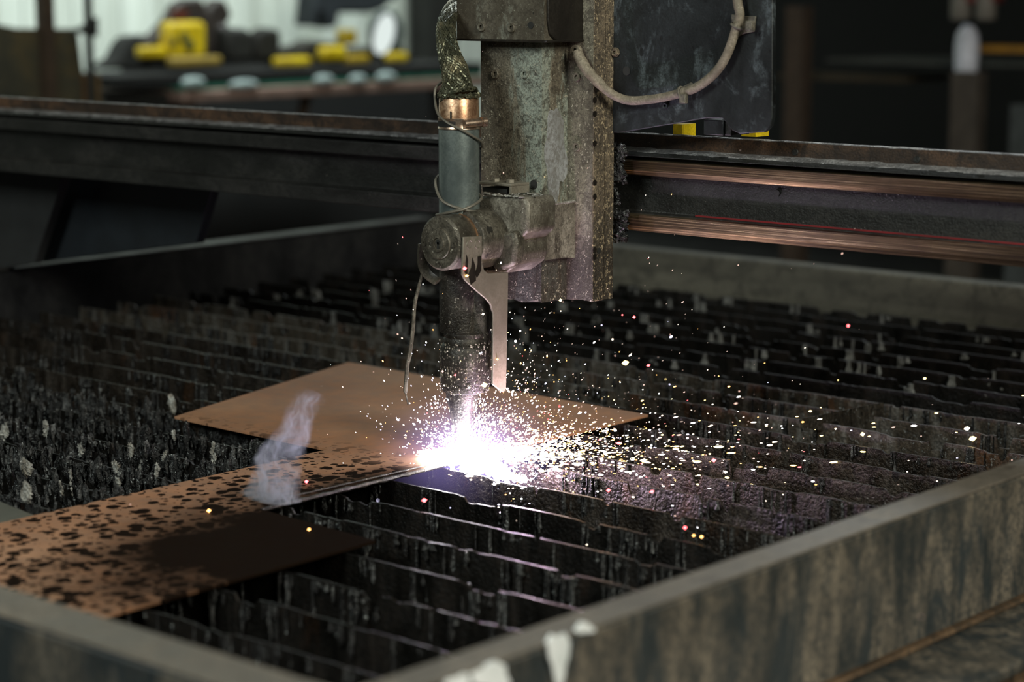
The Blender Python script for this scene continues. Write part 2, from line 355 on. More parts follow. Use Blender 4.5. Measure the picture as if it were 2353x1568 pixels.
# things standing on the bench
YE = grime('yellow_enamel', (.45, .31, .008), (.80, .58, .010), (.92, .70, .02), 8, (1, 1, 1), (.35, .6), 0, .2, .001, None)
MX = BX-.12
yb = thing('yellow_box', atX(425, 135, MX), 'bright yellow square case with dark smudges standing on the workbench', 'box')
a, b = rect((388, 50), (478, 136), X=MX, d=.07); boxq('case', a, b, YE, yb, bevel=.02)
for (u, v, r) in ((423, 86, .022), (435, 104, .026), (400, 97, .016)):
    c = atX(u, v, MX); build('smudge', MB().lathe([(r*.5, 0), (r, .0015), (r*.9, .003)], c, 'x', 9), plain('dark_mark', (.12, .12, .02), .7), yb)
def lump(name, pxpts, X, d, mat, label, cat, bevel=.02):
    P = [atX(x, y, X) for x, y in pxpts]
    if X > -5: P = [Vector((p.x, p.y, max(p.z, top+.001))) for p in P]
    c = sum(P, Vector())/len(P); c.z = min(p.z for p in P)
    return build(name, MB().prism(P, (-d, 0, 0)), mat, base=c, bevel=bevel, label=label, cat=cat)
gs = lump('grinder_stand', [(330, 125), (330, 92), (356, 78), (386, 46), (410, 6), (428, -4), (466, -4), (480, 22), (496, -2), (520, -2), (536, 34), (520, 62), (515, 140), (340, 140)], MX-.18, .06,
     plain('dark_machine', (.03, .022, .018), .6), 'dark hooded machine behind the yellow case on the workbench', 'machine')
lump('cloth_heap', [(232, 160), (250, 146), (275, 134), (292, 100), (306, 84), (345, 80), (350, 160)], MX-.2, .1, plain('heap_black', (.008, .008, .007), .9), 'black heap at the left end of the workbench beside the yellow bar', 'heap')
a, b = rect((398, 22), (432, 46), X=MX-.17, d=.03); boxq('red_guard', a, b, plain('rust_red', (.10, .022, .01), .6), gs)
a, b = rect((328, 108), (388, 132), X=MX-.02, d=.05); tag(boxq('yellow_bar', a, b, YE, base=a, bevel=.01), 'short yellow bar left of the yellow case', 'bar')
a, b = rect((400, 132), (512, 150), X=MX+.10, d=.05); tag(boxq('yellow_bar', a, b, plain('ochre', (.36, .25, .05), .6), base=a, bevel=.01), 'flat ochre bar lying in front of the yellow case', 'bar')
build('metal_ball', MB().lathe([(.002, -.03), (.02, -.024), (.028, 0), (.02, .024), (.002, .03)], atX(513, 72, MX-.14), 'z', 16), plain('shiny', (.55, .5, .52), .25, .8), gs)
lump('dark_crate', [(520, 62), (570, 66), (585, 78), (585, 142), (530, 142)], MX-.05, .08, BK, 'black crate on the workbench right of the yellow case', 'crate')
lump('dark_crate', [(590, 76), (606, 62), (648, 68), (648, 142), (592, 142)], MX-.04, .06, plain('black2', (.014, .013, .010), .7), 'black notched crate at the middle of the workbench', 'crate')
a, b = rect((642, 132), (718, 152), X=MX+.1, d=.05); tag(boxq('yellow_bar', a, b, YE, base=a, bevel=.012), 'thin yellow bar right of the black crates', 'bar')
a, b = rect((745, 107), (798, 139), X=MX+.05, d=.05); tag(boxq('yellow_box', a, b, YE, base=a, bevel=.015), 'small yellow box in the middle of the yellow bars', 'box')
a, b = rect((802, 126), (852, 146), X=MX+.04, d=.05); tag(boxq('yellow_bar', a, b, plain('deep_yellow', (.42, .28, .01), .5), base=a, bevel=.012), 'dull yellow bar under the oval lamp', 'bar')
a, b = rect((900, 122), (940, 142), X=MX+.02, d=.05); tag(boxq('yellow_bar', a, b, YE, base=a, bevel=.012), 'short yellow bar right of the oval lamp', 'bar')
lump('tool_stack', [(640, 112), (700, 104), (720, 92), (795, 100), (795, 112), (860, 112), (930, 116), (950, 128), (950, 150), (640, 150)], MX-.1, .1, plain('black3', (.02, .017, .012), .7), 'low dark tool stack behind the yellow bars', 'tools')
lump('hanging_coat', [(724, -20), (930, -20), (905, 2), (880, 22), (850, 30), (780, 30), (778, 55), (765, 66), (752, 60), (745, 30), (735, 30), (728, 60), (716, 60)], WX+.7, .12, plain('navy', (.010, .014, .018), .8), 'dark blue-black coat hanging on the pale wall', 'coat', .03)
a, b = rect((793, 68), (822, 102), X=MX-.02, d=.06); tag(boxq('yellow_tool', a, b, plain('deep_yellow2', (.40, .28, .01), .5), base=a, bevel=.01), 'small dark yellow tool left of the oval lamp', 'tool')
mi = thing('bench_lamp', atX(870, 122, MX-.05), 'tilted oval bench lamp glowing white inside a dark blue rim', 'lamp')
def ellipse_x(px, py, ru, rv, tilt, X, h):
    c = atX(px, py, X); cs, sn = math.cos(tilt), math.sin(tilt); P = []
    for k in range(32):
        w = 2*math.pi*k/32; u, v = ru*math.cos(w), rv*math.sin(w)
        P.append((X, c.y+u*cs-v*sn, c.z+u*sn+v*cs))
    return MB().prism(P, (h, 0, 0))
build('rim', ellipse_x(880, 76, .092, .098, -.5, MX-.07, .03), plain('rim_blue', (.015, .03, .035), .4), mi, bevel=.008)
build('lamp_lens', ellipse_x(880, 78, .056, .088, -.42, MX-.045, .012), glow('lens_glow', (.90, 1.0, .96), .80), mi, bevel=.003)  # glow stands in for the mirror's bright reflection
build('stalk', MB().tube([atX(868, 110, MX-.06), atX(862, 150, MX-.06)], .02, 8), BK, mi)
# left: rack with rusty sheet
RX = -4.0
rk = thing('sheet_rack', atX(120, 400, RX)*1.0, 'rusty sheet metal rack with dark uprights at the left end of the bench', 'rack')
rk.location.z = 0
OL = grime('olive_rust', (.035, .035, .028), (.07, .062, .035), (.14, .095, .03), 4, (1, 1, .7), (.5, .8), .1, .3, .002, None)
P = [(-40, 45), (5, 58), (40, 65), (178, 66), (180, 84), (191, 168), (194, 420), (-40, 420)]
build('rusty_sheet', MB().prism([atX(x, y, RX) for x, y in P], (-.02, 0, 0)), OL, rk)
for (x0, x1, yt, m_) in ((96, 140, -40, BR), (207, 226, -40, BK)):
    a, b = rect((x0, yt), (x1, 450), X=RX+.03, d=.04); boxq('upright', a, b, m_, rk)
a, b = rect((196, 170), (207, 450), X=RX+.02, d=.04); boxq('upright', a, b, plain('rust_strip', (.13, .06, .015), .7), rk)
a, b = rect((220, 170), (238, 450), X=RX+.02, d=.04); boxq('upright', a, b, plain('rust_strip2', (.12, .07, .02), .7), rk)
build('gusset', MB().prism([atX(x, y, RX+.02) for x, y in ((226, 40), (226, 84), (168, 70), (196, 62), (210, 50))], (-.03, 0, 0)), BK, rk)
# dark shop things at the right, beyond the gantry
for (x0, x1, yt, Yp, col, lab) in ((1806, 1836, 15, 4.4, (.055, .034, .022), 'brown steel post just right of the black carriage plate'),
                                (2186, 2236, 165, 4.3, (.06, .046, .036), 'brown bench leg below the white bottle'),
                                (2322, 2380, 240, 4.2, (.05, .055, .055), 'grey machine column at the right edge above the gantry beam')):
    a, b = rect((x0, yt), (x1, 500), Y=Yp, d=.06)
    tag(boxq('steel_post', (a[0], a[1], 0), (b[0], b[1], b[2]), plain('post_paint', col, .8), base=(a[0], a[1], 0)), lab, 'post')
sh = thing('shelf_unit', atY(2100, 160, 4.5), 'dim long shelf behind the gantry beam at the right', 'shelf')
a, b = rect((1900, 134), (2460, 158), Y=4.5, d=.5); boxq('shelf_board', a, b, plain('dim_shelf', (.05, .052, .046), .8), sh)
a, b = rect((1780, 168), (2080, 190), Y=4.6, d=.3); boxq('shelf_board', a, b, plain('dim_brown', (.045, .03, .014), .8), sh)
a, b = rect((2245, 104), (2460, 124), Y=4.45, d=.1); tag(boxq('orange_bar', a, b, plain('orange', (.30, .14, .01), .6), base=a), 'dim orange bar on the shelf at the right edge', 'bar')
bo = thing('spray_bottle', atY(2222, 140, 4.4), 'white bottle with a blue cap on the dim shelf', 'bottle')
build('bottle', MB().lathe([(.01, -.085), (.038, -.08), (.042, 0), (.036, .05), (.02, .075), (.01, .08)], atY(2222, 113, 4.4), 'z', 20), plain('bottle_white', (.62, .62, .70), .4), bo)
build('cap', MB().lathe([(.02, 0), (.02, .03), (.008, .05)], atY(2218, 90, 4.4), 'z', 16), plain('cap_blue', (.04, .16, .32), .4), bo)
for (x0, lab) in ((2192, 'left of the two pale cans under the red box'), (2250, 'right of the two pale cans under the red box')):
    c = atY(x0+16, 18, 4.5); build('tin_can', MB().lathe([(.03, -.04), (.035, -.03), (.035, .04)], c, 'z', 16), plain('can_grey', (.16, .14, .12), .6), label=lab, cat='can', base=c)
a, b = rect((2200, -14), (2282, 8), Y=4.48, d=.08); tag(boxq('red_box', a, b, plain('lid_red', (.14, .02, .018), .6), base=a, bevel=.01), 'dull red box above the two pale cans', 'box')
# pale dusty floor-level step beyond the table
st = boxq('floor_slab', (-2.4, 3.0, .0), (5, 5.2, .30), plain('pale_step', (.16, .16, .135), .8, scale=2), smooth=False)
tag(st, 'pale grey stone-like plinth low behind the cutting table', 'plinth')

# ------------------------------------------------------------------ cutting table
TX0, TX1, TY0, TY1, TZ = -1.46, .722, -.922, 1.50, .88
ct = thing('cutting_table', (-.37, .3, 0), 'large steel cutting table with slag-crusted slats under the torch', 'table')
def rail_section(mb, pts, axis, lo, hi):         # pts: (outward distance, z) outline swept along an axis
    return mb
# right rail: flanged channel along Y
zf = atX(2353, 1386, .77).z
sec = [(.722, .60), (.722, TZ), (.752, TZ), (.755, zf+.004), (.757, zf), (.853, zf-.006), (.855, zf-.02), (.765, zf-.03), (.765, .45), (.722, .45)]
build('side_rail', MB().prism([(x, TY0-.03, z) for x, z in sec], (0, TY1-TY0+.15, 0)), M['frame'], ct, bevel=.005, label='right side rail with a bottom flange')
boxq('rail_cap', (.719, TY0-.032, TZ), (.756, TY1+.1, TZ+.003), M['frame_top'], ct, bevel=.002)
boxq('flange_plate', (.79, TY0-.05, zf-.20), (.80, TY1, zf-.03), M['rusty'], ct, label='rusty plate under the flange')
boxq('flange_seam', (.760, TY0-.02, zf+.001), (.772, TY1, zf+.006), M['rusty'], ct, bevel=.002)
# paint marks on the near end of the right rail
for (x, y, w, h) in ((1285, 1510, 46, 120), (1130, 1556, 90, 60), (1060, 1575, 60, 50), (1345, 1445, 40, 24)):
    P = []
    for k in range(14):
        a_ = 2*math.pi*k/14; rr = 1+.25*math.sin(3*a_+x)+.12*math.sin(7*a_)
        P.append(atX(x+w/2*rr*math.cos(a_), y+h/2*rr*math.sin(a_), .7572))
    build('paint_patch', MB().prism(P, (-.003, 0, 0)), M['paint'], ct)
# near-left rail along X
yo = TY0-.045
boxq('end_rail', (TX0-.1, yo, .45), (TX1-.001, TY0, TZ), M['frame'], ct, bevel=.006, label='near end rail, blurred')
boxq('rail_cap', (TX0-.1, yo-.003, TZ), (TX1-.003, TY0+.003, TZ+.003), M['frame_top'], ct, bevel=.002)
DK = grime('dark_rail', (.006, .006, .007), (.012, .012, .013), (.024, .023, .022), 10, (1, 1, .6), (.4, .7), .2, .5, .002, (.12, .12, .13), .75, None, 6, (.5, .6), None, 140)
boxq('side_rail', (TX0-.05, TY0, .45), (TX0, TY1, TZ), DK, ct, bevel=.006, label='dark far left side rail')
boxq('rail_cap', (TX0-.055, TY0, TZ), (TX0+.004, TY1+.0, TZ+.004), grime('dark_cap', (.01, .009, .008), (.02, .017, .015), (.04, .033, .026), 14, (1, 1, 1), (.4, .7), .2, .4, .002, None), ct, bevel=.002)
boxq('end_rail', (TX0-.05, TY1, .45), (TX1, TY1+.05, .86), grime('far_rail', (.035, .033, .026), (.09, .085, .065), (.16, .15, .115), 5, (.25, 1, 3), (.5, .8), .1, .3, .002, None), ct, bevel=.006, label='dusty far end rail')
boxq('pit_floor', (TX0, TY0, .45), (TX1, TY1, .50), M['pit'], ct, smooth=False)
# slats, every one built and worn on its own
def make_slat(i, y):
    r = np.random.default_rng(100+i)
    L0, L1 = TX0+.004, TX1-.004; nx = 420; xs = np.linspace(L0, L1, nx)
    top = np.full(nx, .7955) - .0015*np.abs(np.sin(xs*3+i))
    nn = np.array([noise.noise(Vector((x*14, i*3.7, 0))) for x in xs]); n2 = np.array([noise.noise(Vector((x*90, i*5.1, 4))) for x in xs])
    top -= (np.clip(nn-.36, 0, .02)/.02)*.007*abs(np.sin(i*1.7))
    rough_on = np.clip(nn*4+.2, 0, 1)
    top += (n2*.0022-.0012)*rough_on
    for _ in range(r.integers(8, 20)):
        c = r.uniform(L0, L1); w = r.uniform(.002, .010); d = r.uniform(.003, .020)
        top[np.abs(xs-c) < w] -= d*r.uniform(.7, 1)
    if y < -.2: pass
    top = np.minimum(top, .7955)
    lean = r.normal(0, .002)
    rows = [0, .12, .3, .55, .8, 1]
    v = []; th = .0032
    for side in (0, 1):
        for k in rows:
            z = top-k*(top-.63)
            yy = y+(0 if side == 0 else th)+lean*(1-k)+np.array([noise.noise(Vector((x*60, k*7, i*2.3))) for x in xs])*.0012+np.array([noise.noise(Vector((x*3, 0, i*4.3))) for x in xs])*.0012
            v.append(np.stack([xs, yy, z], 1))
    v = np.concatenate(v); R = len(rows); f = []
    for s_ in (0, 1):
        for a_ in range(R-1):
            o0 = (s_*R+a_)*nx; o1 = o0+nx
            for k in range(nx-1): f.append((o0+k, o0+k+1, o1+k+1, o1+k) if s_ else (o0+k, o1+k, o1+k+1, o0+k+1))
    for k in range(nx-1): f.append((k, k+1, R*nx+k+1, R*nx+k))
    mb = MB(); mb.v = v.tolist(); mb.f = f; mb.m = [0]*len(f)
    return mb, xs, top, lean
def blob(mb, c, r, sc=(1, 1, 1), amp=.35, seed=0, seg=7, rings=5):
    vs = []
    for j in range(rings+1):
        th = math.pi*j/rings
        for k in range(seg):
            ph = 2*math.pi*k/seg+.4*j; d = Vector((math.sin(th)*math.cos(ph), math.sin(th)*math.sin(ph), math.cos(th)))
            q = r*(1+amp*2*noise.noise(d*2.1+Vector((seed*1.7, seed*.9, seed*.3))))
            vs.append((c[0]+d.x*q*sc[0], c[1]+d.y*q*sc[1], c[2]+d.z*q*sc[2]))
    fs = [(j*seg+k, (j+1)*seg+k, (j+1)*seg+(k+1) % seg, j*seg+(k+1) % seg) for j in range(rings) for k in range(seg)]
    mb.add(vs, fs)
ys = np.arange(TY0+.045, TY1-.03, .092)
slats = []
for i, y in enumerate(ys):
    mb, xs, top, lean = make_slat(i, y)
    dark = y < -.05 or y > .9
    s = build('slat', mb, M['slat_d'] if y < -.06 or y > .72 else (M['slat_m'] if y < .42 else M['slat_g']), ct, fix=False)  # front and far slats: shade put into a darker copy of the steel
    r = np.random.default_rng(900+i); d = MB()
    heavy = 1.0 if y < .1 else .75
    far = y > .72
    ncl = int(60*heavy) if not far else 16
    for c in range(ncl):
        cx_ = r.uniform(TX0+.03, TX1-.03)
        for k in range(r.integers(1, 5)):
            x = float(np.clip(cx_+r.normal(0, .010), TX0+.01, TX1-.01)); zt = float(np.interp(x, xs, top))
            ln = min(.010+r.exponential(.022), .10); n_ = max(4, int(ln/.007)); rr = r.uniform(.0009, .0029)*(2.2 if far else 1)
            side = -1 if r.random() < .8 else 1
            yb_ = y+(-.0005 if side < 0 else .0037)
            path = []; rad = []
            for q in range(n_):
                t = q/(n_-1); path.append((x+.0016*noise.noise(Vector((t*6, x*50, i))), yb_+side*(.0005+.0014*abs(noise.noise(Vector((t*9, x*80, i))))), zt-.001-ln*t))
                rad.append(rr*(.75+.8*abs(noise.noise(Vector((t*7+x*40, i, 2))))+(.7 if q == n_-2 else 0))*(.35 if q == n_-1 else 1))
            d.tube(path, rad, 5)
        if r.random() < .5: blob(d, (cx_, y+.003, float(np.interp(cx_, xs, top))-.0065), r.uniform(.002, .0045), (1.3, 1, 1), .5, c+i*7)
    # heavy crust where the photo shows it: left of the plate, near
    if y < .0:
        for c in range(420):
            x = r.uniform(-.95, -.17); z0 = float(np.interp(x, xs, top))-.002-(.013 if x > -.5 and y > -.12 else 0); k = r.random()
            blob(d, (x, y-.004*r.random(), z0-.045*k**1.5), r.uniform(.0014, .0052)*(1+.6*(r.random()<.1)), (1, .8, r.uniform(1.0, 3.2)), .6, c+i*31, 6, 4)
    g = build('slag_crust', d, M['slag_far'] if far else M['slag'], s, fix=False, kind='stuff')
# pale ash lumps hanging on the slats left of the plate
def near_slat(y): return ys[int(np.argmin(np.abs(ys-y)))]
for k, (px, py, w, h) in enumerate(((490, 1040, 15, 46), (300, 1040, 16, 30), (322, 1062, 11, 34), (378, 1050, 12, 26), (362, 1082, 13, 26), (270, 1090, 18, 40), (262, 1072, 10, 24), (188, 1035, 18, 18),
                                    (165, 1112, 9, 62), (60, 1075, 24, 22), (140, 1120, 12, 24), (395, 930, 22, 26), (105, 985, 16, 24), (8, 990, 22, 22), (400, 1000, 10, 18), (64, 1130, 26, 34), (596, 1010, 8, 30))):
    c = atZ(px, py, .785); yy = near_slat(c.y-.02); c = atY(px, py, yy-.004); sc = (c-Vector(CAM)).length/F
    d = MB(); r = np.random.default_rng(k)
    nb = 5
    for q in range(nb):
        t = q/(nb-1)-.5
        blob(d, (c.x+r.normal(0, w*sc*.22), yy-.004, c.z-t*h*sc*.8), w*sc*.5*r.uniform(.6, 1.05), (1, .5, 1.15), .6, q+k*9, 10, 8)
    build('ash_lump', d, M['ash'], ct, fix=False)

# ------------------------------------------------------------------ steel plates on the slats
PT = .8005
c0 = Vector((0, 0, .796))
pl = [(-.165, -.905), (-.165, -.085), (-.483, -.078), (-.612, .392), (.012, .372), (.010, -.362), (.209, -.374), (.212, -.905)]
ply = thing('steel_sheet', (0, 0, .7965), 'rust-brown spatter-marked steel sheet being cut beneath the torch', 'sheet')
build('sheet_body', MB().prism([(x, y, .7965) for x, y in pl], (0, 0, .004)), M['plate'], ply, bevel=.0006)
def edge_rod(a, b, r, n=60):
    P = []; R_ = []
    for k in range(n):
        t = k/(n-1); P.append(Vector(a).lerp(Vector(b), t)+Vector((0, 0, .0006*noise.noise(Vector((t*30, 0, 1)))))); R_.append(r*(.7+.8*abs(noise.noise(Vector((t*50, 3, 1))))))
    return MB().tube(P, R_, 6)
build('cut_edge', edge_rod((.011, -.362, .7995), (.012, -.02, .7995), .0030), M['torch'], ply)
build('cut_edge', edge_rod((-.008, -.34, .8010), (.002, -.02, .8010), .0014), M['torch'], ply)
P = [atZ(x, y, .7975) for x, y in ((-160, 1095), (0, 1153), (92, 1190), (150, 1235), (-160, 1290))]
build('scrap_plate', MB().prism(P, (0, 0, -.0012)), plain('scrap_grey', (.075, .07, .05), .5, .3), label='small plain grey-green offcut at the left edge, tucked under the spattered sheet', cat='offcut', base=P[1])
# tilted offcut strip on the slats at the right
a_, b_ = atZ(1842, 962, .806), atZ(2022, 926, .812)
P = [a_, b_, b_+Vector((.012, -.004, -.05)), a_+Vector((.0, -.006, -.012))]
build('scrap_strip', MB().prism(P, (.002, .006, 0)), M['slat_g'], label='short rusty offcut leaning across the slats at the right', cat='offcut', base=a_)

# ------------------------------------------------------------------ gantry beam
gb = thing('gantry_beam', (0, .26, .9), 'long dark steel gantry beam with two polished guide rails', 'beam')
X0, X1 = -2.6, 1.45
zz = lambda py, Y_: atY(1440, py, Y_).z
z1, z2, z3, z4, z5, z6, z7, z8, z9 = zz(305, .265), zz(345, .265), zz(358, .235), zz(368, .228), zz(402, .228), zz(412, .25), zz(486, .25), zz(492, .228), zz(530, .228)
sec = [(.265, z1), (.265, z2+.002), (.242, z2), (.236, z3), (.242, z4+.004), (.25, z4+.001), (.25, z7+.002), (.243, z7), (.243, z9+.004), (.26, z9), (.36, z9), (.36, z2), (.2705, z2), (.2705, z1)]
build('beam_body', MB().prism([(X0, y, z) for y, z in sec], (X1-X0, 0, 0)), M['beam'], gb, bevel=.0015)
# crusty upward-facing ledge, uneven bead; pale colour carries the light from above
def bead(y, z, ry, rz, mat, nm, x0=X0, x1=X1, amp=.5, n=700):
    xs = np.linspace(x0, x1, n); mb = MB(); vs = []
    for x in xs:
        for k in range(5):
            w = math.pi*k/4; q = 1+amp*noise.noise(Vector((x*60, k*1.3, 2)))
            vs.append((x, y-ry*math.sin(w*.5+.0)*q if k < 3 else y-ry*q*(1-(k-2)*.3), z+rz*math.cos(w)*q))
    fs = [(j*5+k, j*5+k+1, (j+1)*5+k+1, (j+1)*5+k) for j in range(n-1) for k in range(4)]
    mb.add(vs, fs); return build(nm, mb, mat, gb, fix=True)
boxq('top_strip', (X0, .2632, z2+.003), (X1, .2655, z1-.0006), M['beam_top'], gb)
bead(.269, z1, .005, .0012, M['ledge'], 'top_edge', amp=.6, n=1400)
bead(.264, z2+.001, .027, .004, M['ledge'], 'slag_ledge', amp=.35)
for za, zb_, w_ in ((z5, z4, 'upper'), (z9, z8, 'lower')):
    hh = zb_-za
    build('guide_rail', MB().prism([(.06, y, z) for y, z in ((.2285, zb_), (.2305, za+hh*.34), (.2355, za), (.25, za), (.25, zb_))], (X1-.06, 0, 0)), M['guide'], gb, label=f'{w_} polished guide rail right of the carriage', smooth=False)
    boxq('guide_rail', (X0, .228, za), (.0595, .25, zb_), M['beam'], gb, bevel=.0012, label=f'{w_} soot-covered guide rail left of the carriage')  # left rails in dark steel, their unlit reflection put into the colour
boxq('seal_strip', (.18, .2475, z7+.0005), (X1, .2505, z7+.0032), M['red'], gb, label='thin red strip above the lower guide rail')
for x, z in ((atY(1788, 428, .25).x, z6-.003), (atY(2110, 335, .265).x, z1-.012), (atY(1830, 325, .265).x, z1-.012)):
    build('bolt_head', MB().lathe([(.0001, 0), (.004, 0), (.0045, .001), (.0045, .004)], (x, .2475 if z < z4 else .262, z), 'y', 12), M['beam'], gb)
# gantry end frame at the left, riding on the far left rail
ge = thing('gantry_leg', (TX0, .34, .88), 'dark tapered gantry end frame under the left part of the beam', 'frame')
P = [atY(x, y, .34) for x, y in ((-120, 380), (148, 395), (78, 606), (-120, 640))]
build('end_plate', MB().prism(P, (0, .02, 0)), plain('leg_grey', (.020, .021, .021), .7), ge, bevel=.002)
P = [atY(x, y, .39) for x, y in ((70, 395), (490, 425), (450, 560), (70, 606))]
build('rear_plate', MB().prism(P, (0, .02, 0)), plain('leg_blue', (.012, .016, .020), .6), ge, bevel=.002)

# ------------------------------------------------------------------ torch carriage
tc = thing('torch_carriage', (.1, .2, 1.0), 'grimy steel torch carriage with a box column, bolts and black back plate', 'carriage')
def vprism(mb, x0, x1, y0, y1, z0, z1): return mb.box((x0, y0, z0), (x1, y1, z1))
CZ1 = 1.62
colL, colR = atY(1105, 300, .10).x, atY(1245, 300, .10).x
zbot = atY(1245, 697, .10).z
# column lower edge slightly wavy -> outline prism on the front, then side sheet
def wavy_sheet(x0, x1, y0, y1, zb, zt, amp, seed, nz=2, n=24):
    """sheet metal box section, open bottom edge uneven"""
    ring = []
    def seg(a, b, m):
        for k in range(m): ring.append((a[0]+(b[0]-a[0])*k/m, a[1]+(b[1]-a[1])*k/m))
    seg((x0, y0), (x1, y0), n); seg((x1, y0), (x1, y1), n); seg((x1, y1), (x0, y1), 3); seg((x0, y1), (x0, y0), 3)
    vs = [(x, y, zb+amp*noise.noise(Vector((x*45, y*45, seed)))) for x, y in ring]+[(x, y, zt) for x, y in ring]
    m = len(ring); mb = MB(); mb.add(vs, [(k, (k+1) % m, m+(k+1) % m, m+k) for k in range(m)]+[tuple(range(m))[::-1], tuple(range(m, 2*m))]); return mb
build('column_cover', wavy_sheet(colL, colR, .10, .151, zbot, CZ1, .006, 1), M['column'], tc)
sx = atY(1362, 300, .151).x
build('spine_channel', wavy_sheet(colR-.02, sx, .151, .175, zbot, CZ1, .003, 5), M['spine_front'], tc)
sd = .151+(atX(1410, 300, sx).y-.151)
build('spine_angle', wavy_sheet(sx-.03, sx+.0005, .1755, sd, zbot+.001, CZ1, .002, 8), M['spine'], tc)
build('spine_edge', MB().box((sx-.004, .1515, zbot), (sx+.0008, .1752, CZ1)), M['spine'], tc, bevel=.001)
# seam pits along the spine corner
for py in (230, 262, 330, 420, 452, 575, 590):
    p = atX(1366, py, sx+.001); build('seam_hole', MB().lathe([(.0015, -.0005), (.0035, .0002), (.004, .0008)], p, 'x', 10), M['side_cover'], tc)
# upper box sleeve
bl_, br_ = atY(1050, 95, .078).x, atY(1250, 97, .078).x; zb = atY(1250, 97, .078).z
build('upper_box', wavy_sheet(bl_, br_, .078, .165, zb, CZ1+.05, .0008, 3), M['box'], tc, smooth=True)
mb = MB(); yr = atX(1352, 60, br_+.003).y
P = [(br_+.0005, .082, zb+.028), (br_+.0005, .086, zb+.010), (br_+.0005, .097, zb+.002), (br_+.0005, yr-.008, zb-.001), (br_+.0005, yr, zb+.004), (br_+.0005, yr, CZ1), (br_+.0005, .082, CZ1)]
build('side_cover', mb.prism(P, (.003, 0, 0)), M['side_cover'], tc, bevel=.0012, label='oily black side cover')
build('box_hem', MB().tube([(bl_, .077, zb+.001), (br_, .077, zb+.001), (br_+.003, .078, zb+.001), (br_+.004, yr, zb+.001)], .0016, 6), M['side_cover'], tc)
# black back plate
P = [(1406, -260), (1776, -260), (1774, 268), (1770, 290), (1756, 304), (1700, 308), (1682, 300), (1660, 272), (1620, 272), (1560, 283), (1480, 296), (1432, 304), (1406, 306)]
build('back_plate', MB().prism([atY(x, y, .192) for x, y in P], (0, .008, 0)), M['plate_dark'], tc, bevel=.0012, label='blackened back plate')
WORN = grime('worn_steel', (.20, .19, .17), (.40, .41, .42), (.52, .53, .55), 18, (1, 1, .3), (.35, .6), .4, .4, .001, None, .7, (.16, .15, .12), 14, (.58, .64), None, 200)
def blotch(px, py, rw, rh, plane, v, mat, nm, seed, lab=None):
    P = []
    for k in range(40):
        w = 2*math.pi*k/40; q = 1+.45*noise.noise(Vector((math.cos(w)*1.6, math.sin(w)*1.6, seed)))+.14*noise.noise(Vector((math.cos(w)*7, math.sin(w)*7, seed)))
        P.append(on(plane, px+rw*q*math.cos(w), py+rh*q*math.sin(w), v))
    off = [0, 0, 0]; off[plane] = -.0006 if plane == 0 else .0006
    return build(nm, MB().prism(P, off), mat, tc, label=lab)
blotch(1277, 350, 24, 100, 0, colR+.0004, WORN, 'worn_patch', 2, 'bright worn patch on the side of the column cover')
blotch(1300, 535, 24, 34, 0, kR_+.0004, WORN, 'worn_patch', 6, 'bright worn patch on the wrap bracket') if False else None
# bolts
def bolt(px, py, Y=None, X=None, r=.0062, mat='column', parent=tc):
    if Y is not None:
        c = atY(px, py, Y); ax = 'y'; s_ = -1
    else: c = atX(px, py, X); ax = 'x'; s_ = 1
    prof = [(.0001, .0005), (r*.42, .0005), (r*.42, .003), (r*.85, .0036), (r, .0026), (r, .0008), (r*1.25, .0006), (r*1.25, -.001)]
    b_ = build('bolt', MB().lathe([(q, s_*h) for q, h in prof], c, ax, 20), M[mat], parent)
    return b_
for px, py in ((1140, 170), (1207, 170)): bolt(px, py, Y=.10)
for px, py in ((1327, 177), (1327, 337)): bolt(px, py, Y=.151, mat='spine_front')
for px, py in ((1108, 62), (1177, 64)): bolt(px, py, Y=.078, mat='box')
bolt(1414, 120, Y=.190, mat='spine', r=.005); bolt(1531, 243, Y=.192, mat='plate_dark', r=.004)
for px, py, Y_, r in ((1220, 58, .0777, .0045), (1440, 163, .1916, .006), (1227, 424, .0997, .006), (1376, 577, None, .004)):
    if Y_ is None: mbh = MB().lathe([(.0002, 0), (r, 0), (r, .0006)], atX(px, py, sx+.0008), 'x', 14)
    else: mbh = MB().lathe([(.0002, 0), (r, 0), (r, -.0006)], atY(px, py, Y_), 'y', 14)
    build('bolt_hole', mbh, BK, tc)
# bracket wrapped round the lower column
kL, kR = atY(1165, 530, .088).x, atY(1250, 470, .088).x
ky = atX(1335, 500, kR).y; kz0, kz1 = atY(1250, 600, .088).z, atY(1250, 473, .088).z
mb = wavy_sheet(kL, kR, .088, ky, kz0, kz1, .0035, 12)
build('wrap_bracket', mb, M['bracket'], tc)
build('bracket_rim', MB().tube([(kL+.03, .0875, kz1+.0015), ((kL+kR)/2, .0875, kz1-.0005), (kR, .088, kz1+.001), (kR+.0005, (ky+.088)/2, kz1+.001), (kR, ky, kz1+.001)], .0016, 6), M['ash'], tc)
